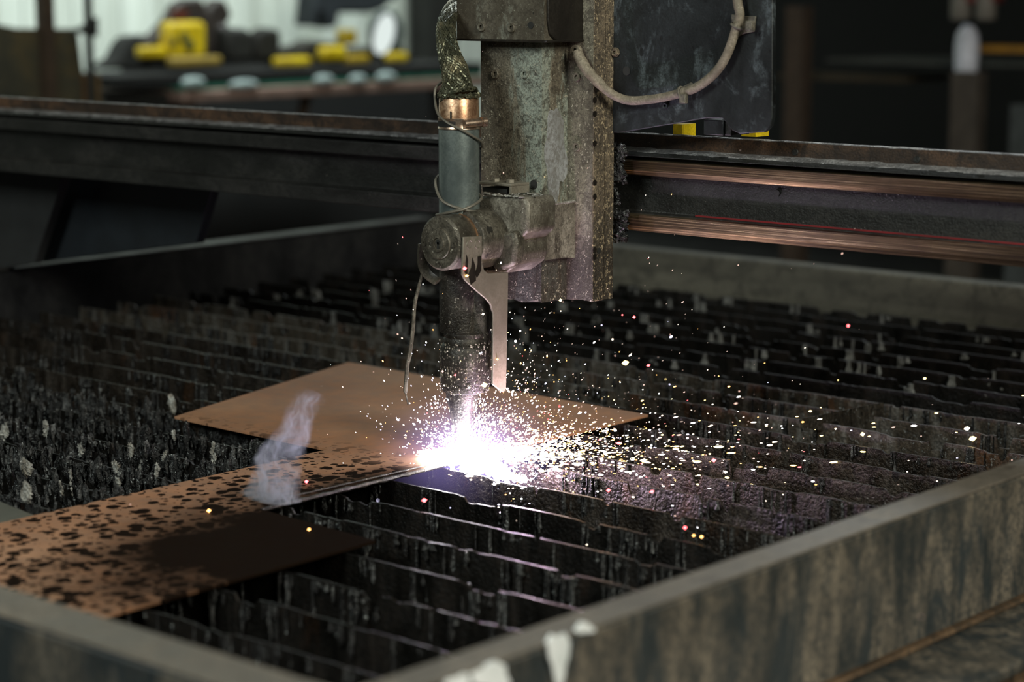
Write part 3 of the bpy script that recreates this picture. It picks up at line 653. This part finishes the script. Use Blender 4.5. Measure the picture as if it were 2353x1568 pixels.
# torch holder block
P = [(1098, 452), (1206, 454), (1213, 470), (1213, 532), (1188, 556), (1196, 580), (1190, 606), (1160, 628), (1098, 628)]
build('holder_block', MB().prism([atY(x, y, .034) for x, y in P], (0, .056, 0)), M['bracket'], tc, bevel=.004)
P = [(1128, 540), (1180, 530), (1186, 560), (1180, 610), (1140, 626), (1120, 600)]
build('holder_boss', MB().prism([atY(x, y, .022) for x, y in P], (0, .02, 0)), M['clamp'], tc, bevel=.005)
bz = atY(1206, 454, .034).z; bx0 = atY(1098, 454, .034).x; bx1 = atY(1206, 454, .034).x
d = MB(); r = np.random.default_rng(4)
for k in range(60): blob(d, (r.uniform(bx0, bx1), r.choice([.034, r.uniform(.034, .085)]), bz), r.uniform(.0012, .003), (1.4, 1.2, .5), .4, k, 6, 4)
build('dust_crust', d, M['ash'], tc, fix=False, kind='stuff')
# small angle bracket with two screws above the block
z_ = atY(1140, 425, .06).z
ax0, ax1 = atY(1103, 425, .06).x, atY(1184, 425, .06).x
build('angle_bracket', MB().box((ax0, .052, z_), (ax1, .088, z_+.0035)).box((ax1-.004, .052, bz), (ax1, .088, z_)), M['arm'], tc, bevel=.0008)
for px in (1139, 1173):
    c = atY(px, 420, .068); build('screw', MB().lathe([(.0055, z_-c.z+.0035), (.0055, z_-c.z+.007), (.004, z_-c.z+.008)], c, 'z', 6), M['arm'], tc)
boxq('shim', (ax0+.008, .056, bz), (ax1-.01, .085, z_-.004), BK, tc)
# clamp: two round housings along Y with the capped front
cc = atY(1018, 560, -.05); cX, cZ = .006, cc.z
build('clamp_housing', MB().lathe([(.012, -.052), (.0315, -.052), (.0345, -.049), (.0345, -.019), (.0335, -.017)], (cX, 0, cZ), 'y', 56), M['clamp'], tc)
build('clamp_ring', MB().lathe([(.030, -.0195), (.0353, -.0195), (.0353, -.0170), (.030, -.0170)], (cX, 0, cZ), 'y', 56), M['copper'], tc, label='thin copper seam ring')
build('clamp_barrel', MB().lathe([(.030, -.017), (.0372, -.015), (.0385, -.012), (.0385, .026), (.036, .030), (.022, .034)], (cX+.004, 0, cZ+.001), 'y', 56), M['clamp'], tc)
build('clamp_cap', MB().lathe([(.0001, -.0545), (.007, -.0545), (.0072, -.0560), (.0105, -.0560), (.0108, -.0545), (.0185, -.0548), (.0195, -.0535), (.0195, -.0520), (.021, -.0515)], (cX, 0, cZ), 'y', 48), M['clamp'], tc, label='round cap with a keyhole')
build('keyhole', MB().lathe([(.0001, -.0548), (.0032, -.0548), (.0032, -.0550)], (cX, 0, cZ+.002), 'y', 16).box((cX-.0016, -.0550, cZ-.009), (cX+.0016, -.0546, cZ+.002)), BK, tc)
for dx, dz in ((-.026, -.002), (.025, .0), (.0, -.0265)):
    build('cap_screw', MB().lathe([(.0001, -.0518), (.0018, -.0518), (.002, -.0528), (.0034, -.0530), (.0036, -.0515)], (cX+dx, 0, cZ+dz), 'y', 14), M['clamp'], tc)
# hanging strap under the clamp
P = smooth_path([atY(972, 560, -.035), atY(970, 600, -.035), atY(980, 628, -.033), atY(1005, 648, -.03)], 6)
build('strap', MB().tube(P, .0035, 6, 2.2), M['clamp'], tc)
# flat arm that reaches down beside the torch
P = [(1065, 545), (1108, 543), (1107, 605), (1113, 622), (1122, 629), (1168, 626), (1166, 760), (1163, 893), (1158, 902), (1148, 896), (1133, 884), (1134, 720), (1128, 700), (1118, 688), (1090, 664), (1070, 645), (1063, 632)]
build('flat_arm', MB().prism([atX(x, y, .0445) for x, y in P], (-.003, 0, 0)), M['arm'], tc, bevel=.0004, label='pale flat steel arm with soot streaks')
for px in (1078, 1097):
    c = atX(px, 562, .0445); build('arm_screw', MB().lathe([(.0001, .0004), (.004, .0005), (.0044, -.0002), (.0050, .0007), (.0054, -.0005)], c, 'x', 18), M['arm'], tc)
for pts in (((1072, 585), (1076, 598), (1074, 640), (1068, 625)), ((1086, 592), (1092, 610), (1094, 645), (1082, 655), (1076, 632), (1083, 615)), ((1098, 590), (1106, 588), (1106, 622), (1096, 640), (1092, 628), (1098, 608))):
    build('soot_streak', MB().prism([atX(x, y, .0449) for x, y in pts], (-.0006, 0, 0)), M['side_cover'], tc)
# molten-looking wiper crust where the carriage meets the beam rails
d = MB(); r = np.random.default_rng(11)
for (y0_, y1_, n_, wmax) in ((336, 420, 50, 26), (440, 470, 10, 14), (490, 550, 44, 28)):
    for k in range(n_):
        py = r.uniform(y0_, y1_); px = 1411+wmax*r.random()**1.6
        c = atY(px, py, .205); blob(d, c, r.uniform(.002, .0055), (1.2, .8, 1.1), .7, k+y0_, 8, 6)
build('wiper_crust', d, M['slag'], tc, fix=False, kind='stuff')
# block and yellow spacer under the back plate
a, b = rect((1617, 274), (1662, 312), Y=.200, d=.05); boxq('foot_block', a, b, M['plate_dark'], tc, bevel=.001)
a, b = rect((1658, 274), (1680, 312), Y=.204, d=.04); boxq('foot_block', a, b, M['beam'], tc, bevel=.001)
for px, w in ((1557, 10), (1720, 16)):
    a, b = rect((px-w, 285), (px+w, 315), Y=.27, d=.03); boxq('spacer', a, b, YE, tc, label='yellow spacer peeking out below the back plate')

# ------------------------------------------------------------------ cable over the plate, with its mounts
cb = thing('power_cable', atY(1560, 225, .18), 'dusty grey cable looping in an arc across the black back plate', 'cable')
pts = [(1324, 118, .140), (1345, 155, .140), (1368, 182, .146), (1400, 212, .160), (1440, 230, .178), (1490, 229, .180), (1545, 219, .180), (1600, 201, .180), (1645, 165, .180), (1672, 122, .180), (1690, 70, .180), (1700, 35, .178), (1695, 5, .178), (1688, -60, .178)]
P = smooth_path([atY(*p) for p in pts], 8)
build('cable_sheath', MB().tube(P, .0058, 12), M['cable'], cb)
build('boot', MB().tube(P[2:22], [.0074-.0004*math.sin(k*1.1)-.00004*k for k in range(20)], 12), M['cable'], cb)
build('lug', MB().lathe([(.0001, .142), (.0042, .142), (.0042, .1375), (.0078, .1375), (.0082, .139), (.0082, .1425)], (P[0].x, 0, P[0].z), 'y', 18), M['cable'], cb)
for (px, py, tw) in ((1570, 207, .25), (1711, 55, -.2)):
    mt = build('cable_mount', MB().prism([atY(px+a_, py+b_, .1915) for a_, b_ in (((-26, 6), (20, -18), (26, -14), (0, 12), (-20, 12)) if px < 1600 else ((-28, -22), (2, -18), (28, -18), (24, 18), (2, 22), (-24, 34)))], (0, -.003, 0)), M['tie'], cb, bevel=.0008)
    q = min(P, key=lambda p: (p-atY(px-(8 if px > 1600 else 0), py+8, .18)).length)
    k = [i for i, p in enumerate(P) if p == q][0]; t = (P[k+1]-P[k-1]).normalized(); n_ = t.cross(Vector((0, 1, 0))).normalized()
    ring = [q+(n_*math.cos(w)+Vector((0, 1, 0))*math.sin(w))*.0072 for w in [2*math.pi*j/20 for j in range(21)]]
    build('zip_tie', MB().tube(ring, .0018, 5), M['tie'], cb)
    hd = atY(px+(0 if px < 1600 else 12), py+(20 if px < 1600 else 4), .176)
    build('tie_head', MB().box(hd-Vector((.005, .003, .006)), hd+Vector((.005, .004, .006))), M['tie'], cb, bevel=.0012)

# ------------------------------------------------------------------ plasma torch
pt = thing('plasma_torch', (0, 0, .84), 'upright plasma torch with a grey sleeve, copper collar and braided hose', 'torch')
def zt(py): return atY(1060, py, 0).z
def xt(px, py): return atY(px, py, 0).x
tx = xt(1055, 390)
R = (atY(1102, 390, 0)-atY(1008, 390, 0)).length/2/ (1/1.0)
Rpx = 47/1823
build('sleeve', MB().lathe([(.018, zt(500)), (Rpx, zt(500)), (Rpx, zt(297)), (.018, zt(297))], (tx, 0, 0), 'z', 64), M['sleeve'], pt)
build('copper_collar', MB().lathe([(.018, zt(292)), (Rpx*.985, zt(292)), (Rpx*.985, zt(245)), (Rpx*.97, zt(243)), (Rpx*.97, zt(228)), (Rpx*.93, zt(224)), (.012, zt(223))], (tx, 0, 0), 'z', 64), M['copper'], pt)
build('collar_slot', MB().box((tx+.0075, -Rpx*.985-.0006+.0015, zt(271)), (tx+.0100, -Rpx*.96, zt(254))), BK, pt)
hc = build('hose_clamp', MB().lathe([(Rpx*1.0, zt(296)), (Rpx*1.035, zt(296)), (Rpx*1.035, zt(293)), (Rpx*1.02, zt(292)), (Rpx*1.02, zt(274)), (Rpx*1.035, zt(273)), (Rpx*1.035, zt(270)), (Rpx*1.0, zt(270))], (tx, 0, 0), 'z', 64), M['band'], pt)
vx, vy = CAM[0]-tx, CAM[1]; va = math.atan2(vy, vx)
d = MB()
for k in range(26):
    a_ = va-1.35+k*.047; ca_, sa_ = math.cos(a_), math.sin(a_); c = Vector((tx+ca_*Rpx*1.03, sa_*Rpx*1.03, 0)); tn = Vector((-sa_, ca_, 0))
    d.prism([c-tn*.0004+Vector((0, 0, zt(290))), c+tn*.0004+Vector((0, 0, zt(290))), c+tn*.0004+Vector((0, 0, zt(277))), c-tn*.0004+Vector((0, 0, zt(277)))], (ca_*.0003, sa_*.0003, 0))
build('clamp_slots', d, BK, hc)
s0 = Vector((tx, 0, zt(282)))+Vector((math.cos(va+.22), math.sin(va+.22), 0))*Rpx*1.16; s1 = Vector((tx, 0, zt(279)))+Vector((math.cos(va+1.0), math.sin(va+1.0), 0))*Rpx*1.30
build('screw_housing', MB().tube([s0, s0.lerp(s1, .5), s1], [.0052, .0055, .0050], 14), M['band'], hc)
build('screw_head', MB().tube([s1, s1+(s1-s0).normalized()*.006], .0064, 12), M['band'], hc)
# lower torch body, retaining cap and nozzle
tl = xt(1056, 700)
build('torch_body', MB().lathe([(.02, zt(500)), (.0255, zt(600)), (.0258, zt(762)), (.020, zt(764))], (tl, 0, 0), 'z', 64), M['torch'], pt)
tn_ = xt(1069, 830)
build('retaining_cap', MB().lathe([(.020, zt(760)), (.0268, zt(762)), (.0275, zt(768)), (.0265, zt(772)), (.0278, zt(776)), (.0275, zt(786)), (.0300, zt(790)), (.0320, zt(796)), (.0325, zt(830)), (.0318, zt(880)), (.0295, zt(896)), (.022, zt(900))], (tn_, 0, 0), 'z', 64), M['torch'], pt)
build('guard_tube', MB().lathe([(.010, zt(640)), (.0130, zt(645)), (.0135, zt(880)), (.010, zt(884))], (tl+.0245, .012, 0), 'z', 32), M['torch'], pt)
xn = xt(1062, 905)
build('shield_ring', MB().lathe([(.0105, zt(893)), (.0125, zt(895)), (.0125, zt(908)), (.0105, zt(910))], (xn, -.006, 0), 'z', 40), M['copper'], pt)
build('nozzle', MB().lathe([(.0215, zt(893)), (.0205, zt(915)), (.0165, zt(940)), (.0150, zt(965)), (.0105, zt(985)), (.006, zt(998)), (.003, zt(1000))], (xt(1062, 950), 0, 0), 'z', 40), M['torch'], pt)
# spatter grains stuck on the lower torch
d = MB(); r = np.random.default_rng(21)
for k in range(230):
    a_ = va+r.uniform(-1.6, 1.6); py = 780+120*r.random(); q = .0322
    blob(d, (tn_+math.cos(a_)*q, math.sin(a_)*q, zt(py)), r.uniform(.0004, .0013), (1, 1, 1.3), .4, k, 5, 4)
build('spatter_grains', d, M['arm'], pt, fix=False, kind='stuff')
# braided hose: core plus woven strands
core = smooth_path([(tx, 0, zt(223))]+[tuple(atY(*q)) for q in ((1051, 212, .0), (1050, 190, .0), (1044, 160, .002), (1034, 130, .005), (1026, 95, .014), (1025, 62, .035), (1033, 32, .075), (1050, 4, .125), (1066, -40, .17))], 8)
crad = []
for k, p in enumerate(core):
    crad.append(float(np.interp(k/8, [0, 1, 2, 3, 4, 5, 6, 7, 8, 9], [.0248, .0225, .0172, .0160, .0138, .0120, .0112, .0100, .0095, .0095])))
hz = build('braided_hose', MB().tube(core, [x*.93 for x in crad], 28), M['braid'], pt)
d = MB(); nseg = len(core)
fr = []; prev = None
for k in range(nseg):
    t = (core[min(k+1, nseg-1)]-core[max(k-1, 0)]).normalized()
    a_ = Vector((1, 0, 0)) if prev is None else prev; a_ = (a_-t*a_.dot(t)).normalized(); prev = a_; fr.append((a_, t.cross(a_)))
for dirn in (1, -1):
    for s_ in range(26):
        path = []; rad = []
        for k in range(0, nseg*3-2):
            f_ = k/3; i0 = int(f_); i1 = min(i0+1, nseg-1); u = f_-i0
            c = core[i0].lerp(core[i1], u); rr = crad[i0]*(1-u)+crad[i1]*u; A = fr[i0][0].lerp(fr[i1][0], u); B_ = fr[i0][1].lerp(fr[i1][1], u)
            w = 2*math.pi*s_/26+dirn*f_*.13; rr *= 1+.035*math.sin(f_*2.1+s_*math.pi*dirn)+.02*noise.noise(Vector((s_, f_*.4, dirn)))
            path.append(c+A*math.cos(w)*rr+B_*math.sin(w)*rr); rad.append(.00115)
        d.tube(path, rad, 4)
build('braid_strands', d, M['braid'], hz, fix=False, kind='stuff')
d = MB(); r = np.random.default_rng(5)
for k in range(90):
    a_ = 2*math.pi*k/90; blob(d, (tx+math.cos(a_)*.0245, math.sin(a_)*.0245, zt(219)+r.uniform(-.002, .002)), r.uniform(.0015, .0032), (1.2, 1.2, .9), .5, k, 7, 5)
build('braid_collar', d, M['braid'], hz, fix=False, kind='stuff')
# wire wrapped round sleeve
def wrap(pts, r=.0016):
    """points given as (angle offset from the view direction, pixel height, radius factor)"""
    P = smooth_path([(tx+math.cos(va+a)*Rpx*q, math.sin(va+a)*Rpx*q, zt(py)) for a, py, q in pts], 8)
    return MB().tube(P, r, 8)
lw = thing('binding_wire', (tx, 0, zt(400)), 'thin grey wire wound loosely around the torch sleeve', 'wire')
build('upper_wire', wrap([(-2.3, 190, 1.1), (-1.75, 205, 1.16), (-1.5, 235, 1.15), (-1.1, 262, 1.12), (-.5, 280, 1.12), (.1, 295, 1.12), (.7, 312, 1.12), (1.25, 325, 1.14), (1.65, 338, 1.12), (2.1, 340, 1.1)]), M['wire'], lw)
build('lower_wire', wrap([(-2.3, 400, 1.1), (-1.7, 412, 1.14), (-1.45, 435, 1.12), (-.9, 458, 1.08), (-.3, 470, 1.08), (.3, 478, 1.08), (.8, 484, 1.1), (1.4, 485, 1.14)], .0019), M['wire'], lw)
build('lower_wire', wrap([(-1.5, 494, 1.12), (-.9, 489, 1.08), (-.3, 482, 1.1), (.2, 476, 1.13), (.8, 466, 1.08), (1.4, 455, 1.1), (2.2, 445, 1.06)], .0019), M['wire'], lw)
# crusted strip hanging left of the torch
pts = [(972, 600), (971, 625), (962, 660), (953, 700), (950, 745), (945, 790), (941, 815), (936, 840), (934, 870), (932, 900), (938, 930)]
P = smooth_path([atY(x, y, -.03+.0*y) for x, y in pts], 6)
rad = [.0016+.0018*min(1, k/30)*(.6+.9*abs(noise.noise(Vector((k*.6, 1, 1))))) for k in range(len(P))]
rad[-6:] = [.0012]*6
build('hanging_wire', MB().tube(P, rad, 7), M['clamp'], base=P[0], label='slag-crusted wire hanging down at the left of the torch', cat='wire')

# ------------------------------------------------------------------ sparks
cols = [((1, .97, 1), 14), ((1, .80, .62), 8), ((1, .50, .14), 7), ((1, .74, .28), 9), ((1, .12, .13), 7), ((.72, .68, 1), 9), ((1, .62, .50), 2.2), ((.8, .6, .5), .7)]
mats = [glow(f'spark_{n}', c, e) for n, (c, e) in zip(('white', 'peach', 'orange', 'yellow', 'red', 'violet', 'dim', 'faint'), cols)]
rt = Vector((CA, SA, 0)).normalized()            # unused axis names kept local to the sprays
right = Vector((SA, CA, 0)); back = Vector((-CA, SA, 0))
def spark(mb, c, r, ln, dirv, mi):
    d_ = dirv.normalized(); a_ = d_.cross(Vector((.3, .2, .93))).normalized(); b_ = d_.cross(a_)
    vs = [c-d_*(r+ln*.5), c+d_*(r+ln*.5)]
    for s_ in (-ln*.3, ln*.3):
        for k in range(5): w = 2*math.pi*k/5; vs.append(c+d_*s_+(a_*math.cos(w)+b_*math.sin(w))*r)
    fs = []
    for k in range(5):
        k2 = (k+1) % 5; fs += [(0, 2+k2, 2+k), (2+k, 2+k2, 7+k2, 7+k), (1, 7+k, 7+k2)]
    mb.add(vs, fs, mi)
sp = MB(); O = Vector((0, 0, .803))
def pick(p): return int(rng.choice(len(p), p=np.array(p)/sum(p)))
def clear(c):                                    # keep sparks out of the torch itself and above the sheet
    if c.z < (.8015 if c.x < .013 and c.y < .37 else .775): return False
    if (Vector((c.x-tn_, c.y))).length < .034 and c.z > zt(905): return False
    return True
def shoot(n, mean, axis, spread, lift, rr, pal, stretch=(0, 2), start=O, gamma=1.0, jitter=.0):
    for _ in range(n):
        dist = rng.gamma(gamma, mean/gamma)+.004
        az = rng.normal(0, spread)+axis; el = abs(rng.normal(0, lift))
        d_ = Vector((math.cos(az)*math.cos(el), math.sin(az)*math.cos(el), math.sin(el)))
        c = start+d_*dist+Vector(rng.normal(0, jitter, 3))
        c.z -= .5*dist*dist*rng.random()
        if not clear(c): c.z = .802+abs(c.z-.802)*.3
        if not clear(c): continue
        r = float(min(rr*rng.lognormal(0, .45), rr*2.6)); spark(sp, c, r, r*rng.uniform(*stretch), d_, pick(pal))
AR = math.atan2(CA, SA)                           # world azimuth that runs to the right across the view
shoot(2300, .026, AR, 2.2, .9, .00045, [6, 2, .3, .2, .1, 5, .5, 0], (0, 3), gamma=1.5)          # dense violet-white core
shoot(1900, .085, AR+.4, 1.0, .85, .0005, [3, 5, 1.5, .4, .3, 1.5, 3, 1], (0, 3), gamma=2.2)       # dome above
shoot(700, .060, AR+2.4, .8, 1.0, .00045, [4, 1, .4, 0, .2, 3, 1, 0], (0, 3), gamma=2.2)         # small ones to the left
shoot(1900, .125, AR, .42, .12, .00042, [3, 4, 3, 2, .4, 1, 2, 1], (1, 7), gamma=1.8)             # fan to the right along the slats
shoot(700, .075, AR-.35, .35, .12, .0007, [6, 5, 2, 1, .2, 1, 0, 0], (1, 6), gamma=2.0)          # bright spray
shoot(60, .38, AR+.02, .20, .03, .0007, [1, 1, 2, 7, .4, 0, 0, 0], (2, 9), gamma=6)            # far yellow streaks
shoot(650, .24, AR+.3, .8, .62, .0003, [.2, 1, 1, .3, .1, .3, 5, 6], (1, 5), gamma=2.2)         # faint drifting dots
for _ in range(1100):                            # spray blown down and along between the slats
    t = rng.random()**1.5; c = atZ(985, 1050, .800).lerp(atZ(1230, 1112, .792), t)+Vector(rng.normal(0, .006+.012*t, 3))*1.0
    if c.x < .013 and c.z < .8015: c.z = .802+abs(rng.normal(0, .004))
    r = float(.00055*rng.lognormal(0, .4)); spark(sp, c, r, r*rng.uniform(0, 4), right, pick([6, 5, 1, .5, .1, 2, 0, 0]))
build('spark_shower', sp, mats, label='shower of white, orange and yellow sparks flying from the torch tip', cat='sparks', kind='stuff', smooth=False, fix=False, base=O)
eb = MB()                                        # single embers that lie or hang on their own
for px, py, r, mi, ax, v in ((1457, 729, .0019, 4, 2, 1.0), (1430, 724, .0010, 4, 2, 1.0), (1949, 749, .0024, 4, 2, .9), (480, 1174, .0019, 2, 2, .803), (704, 1107, .0022, 4, 2, .803), (710, 1217, .0014, 2, 2, .803),
                             (1574, 1213, .0022, 4, 2, .80), (1612, 1234, .0016, 2, 2, .80), (1594, 1231, .0012, 2, 2, .80), (1640, 1058, .0028, 4, 2, .81), (2125, 870, .0016, 3, 2, .85), (1046, 862, .0014, 4, 1, -.036),
                             (1068, 617, .0022, 4, 0, .046), (1073, 634, .0016, 2, 0, .046), (1113, 885, .0030, 3, 1, -.03), (1288, 690, .0022, 3, 1, .095), (975, 1150, .0026, 4, 2, .80), (1437, 834, .0032, 3, 2, .88), (1490, 840, .0016, 4, 2, .88),
                             (1398, 1127, .0022, 4, 2, .80), (1498, 1130, .0018, 4, 2, .80), (1110, 722, .0015, 1, 1, -.03), (1143, 826, .0014, 2, 0, .046), (2222, 985, .0026, 1, 2, .802), (2235, 1008, .0034, 3, 2, .802), (1982, 998, .0030, 3, 2, .802)):
    spark(eb, on(ax, px, py, v), r, r*rng.uniform(0, 1.5), right+Vector((0, 0, .2)), mi)
build('ember', eb, mats, label='scattered single glowing embers on the sheet, slats and torch holder', cat='embers', kind='stuff', smooth=False, fix=False, base=O)

# ------------------------------------------------------------------ plasma jet, molten spray and hot gas
pj = thing('plasma_jet', (0, 0, .80), 'blinding white plasma jet and molten spray under the torch tip', 'plasma')
white = glow('plasma_white', (1, .97, 1), 40); peach = glow('molten', (1, .86, .80), 14)
build('jet_column', MB().lathe([(.0014, zt(1000)), (.0022, .83), (.0032, .812), (.006, .801)], (0, 0, 0), 'z', 16), white, pj)
d = MB(); r = np.random.default_rng(9)
for k in range(150):
    t = r.random(); c = atZ(975, 1045, .804).lerp(atZ(1205, 1104, .797), t); w = .010*math.sin(math.pi*min(1, t*.8+.22))+.001
    blob(d, c+Vector((r.normal(0, w*.8), r.normal(0, w), abs(r.normal(0, w*.45)))), r.uniform(.0015, .0062)*(.5+w*60), (1, 1, .8), .9, k, 8, 6)
build('molten_spray', d, white, pj, fix=False, kind='stuff')
def volume(name, c, rad, fn, parent=None, **kw):
    mb = MB(); seg, rings = 24, 14; vs = []
    for j in range(rings+1):
        th = math.pi*j/rings
        for k in range(seg):
            ph = 2*math.pi*k/seg; vs.append((c[0]+rad[0]*math.sin(th)*math.cos(ph), c[1]+rad[1]*math.sin(th)*math.sin(ph), c[2]+rad[2]*math.cos(th)))
    mb.add(vs, [(j*seg+k, (j+1)*seg+k, (j+1)*seg+(k+1) % seg, j*seg+(k+1) % seg) for j in range(rings) for k in range(seg)])
    m = bpy.data.materials.new(name); m.use_nodes = True; t = m.node_tree; t.nodes.clear(); fn(N(t), Vector(c), rad)
    m.cycles.volume_sampling = 'DISTANCE'
    m.cycles.emission_sampling = 'NONE'
    return build(name, mb, m, parent, fix=False, **kw)
def gas(n, c, rad):
    ge_ = n.n('ShaderNodeNewGeometry'); vm = n.n('ShaderNodeVectorMath', operation='SUBTRACT'); n.l(ge_.outputs['Position'], vm.inputs[0]); vm.inputs[1].default_value = c
    dv = n.n('ShaderNodeVectorMath', operation='DIVIDE'); n.l(vm.outputs[0], dv.inputs[0]); dv.inputs[1].default_value = rad
    ln = n.n('ShaderNodeVectorMath', operation='LENGTH'); n.l(dv.outputs[0], ln.inputs[0])
    x = n.math('SUBTRACT', 1.0, ln.outputs['Value']); x.node.use_clamp = True
    p = n.math('POWER', x, 4.5)
    v = n.n('ShaderNodeVolumePrincipled'); v.inputs['Density'].default_value = 0.0
    v.inputs['Emission Color'].default_value = (.52, .42, 1.0, 1)
    n.l(n.math('MULTIPLY', p, 30.0), v.inputs['Emission Strength'])
    o = n.n('ShaderNodeOutputMaterial'); n.l(v.outputs[0], o.inputs['Volume'])
volume('hot_gas', (.015, -.005, .805), (.17, .17, .12), gas, pj)
# smoke over the sheet: a curling cloud of real volume
SC = atZ(640, 1150, .80)
def smoke(n, c, rad):
    c = SC
    ge_ = n.n('ShaderNodeNewGeometry'); pos = ge_.outputs['Position']
    vm = n.n('ShaderNodeVectorMath', operation='SUBTRACT'); n.l(pos, vm.inputs[0]); vm.inputs[1].default_value = c
    w1 = n.n('ShaderNodeTexNoise'); n.l(vm.outputs[0], w1.inputs['Vector']); w1.inputs['Scale'].default_value = 16; w1.inputs['Detail'].default_value = 3
    w0 = n.n('ShaderNodeVectorMath', operation='SUBTRACT'); n.l(w1.outputs['Color'], w0.inputs[0]); w0.inputs[1].default_value = (.5, .5, .5)
    w2 = n.n('ShaderNodeVectorMath', operation='SCALE'); n.l(w0.outputs[0], w2.inputs[0]); w2.inputs['Scale'].default_value = .10
    wp = n.n('ShaderNodeVectorMath', operation='ADD'); n.l(vm.outputs[0], wp.inputs[0]); n.l(w2.outputs[0], wp.inputs[1])
    sx_ = n.n('ShaderNodeSeparateXYZ'); n.l(wp.outputs[0], sx_.inputs[0]); X, Y, Z = sx_.outputs
    Zr = n.n('ShaderNodeSeparateXYZ'); n.l(vm.outputs[0], Zr.inputs[0]); Zr = Zr.outputs[2]
    X2 = n.math('SUBTRACT', X, n.math('MULTIPLY', Zr, .30)); Y2 = n.math('SUBTRACT', Y, n.math('MULTIPLY', Zr, .30))
    d = n.math('SQRT', n.math('ADD', n.math('MULTIPLY', X2, X2), n.math('MULTIPLY', Y2, Y2)))
    flare = n.math('MULTIPLY', .030, n.math('POWER', 2.718, n.math('MULTIPLY', Zr, -60.0)))
    R = n.math('ADD', .026, flare)
    x = n.math('SUBTRACT', 1.0, n.math('DIVIDE', d, R)); x.node.use_clamp = True
    fade = n.n('ShaderNodeMapRange'); n.l(Zr, fade.inputs[0]); fade.inputs[1].default_value = .07; fade.inputs[2].default_value = .135; fade.inputs[3].default_value = 1; fade.inputs[4].default_value = 0
    mp = n.n('ShaderNodeMapping'); n.l(wp.outputs[0], mp.inputs[0]); mp.inputs['Scale'].default_value = (1, 1, .30)
    a = n.n('ShaderNodeTexNoise'); n.l(mp.outputs[0], a.inputs['Vector']); a.inputs['Scale'].default_value = 55; a.inputs['Detail'].default_value = 2; a.inputs['Distortion'].default_value = .8
    rid = n.math('ABSOLUTE', n.math('SUBTRACT', a.outputs['Fac'], .5))
    wisp = n.math('SUBTRACT', 1.0, n.math('MULTIPLY', rid, 9.0)); wisp.node.use_clamp = True
    wisp = n.math('ADD', .10, n.math('POWER', wisp, 2.0))
    dn = n.math('MULTIPLY', n.math('MULTIPLY', n.math('MULTIPLY', wisp, n.math('POWER', x, .8)), fade.outputs[0]), 120.0)
    v = n.n('ShaderNodeVolumePrincipled'); v.inputs['Color'].default_value = (.82, .90, 1, 1); n.l(dn, v.inputs['Density']); v.inputs['Anisotropy'].default_value = .2
    o = n.n('ShaderNodeOutputMaterial'); n.l(v.outputs[0], o.inputs['Volume'])
SC = atZ(600, 1158, .8006)
volume('smoke', (SC.x+.018, SC.y+.018, .801+.07), (.085, .085, .0700), smoke, None, base=SC, label='pale blue wisp of smoke curling above the spattered sheet', cat='smoke', kind='stuff')
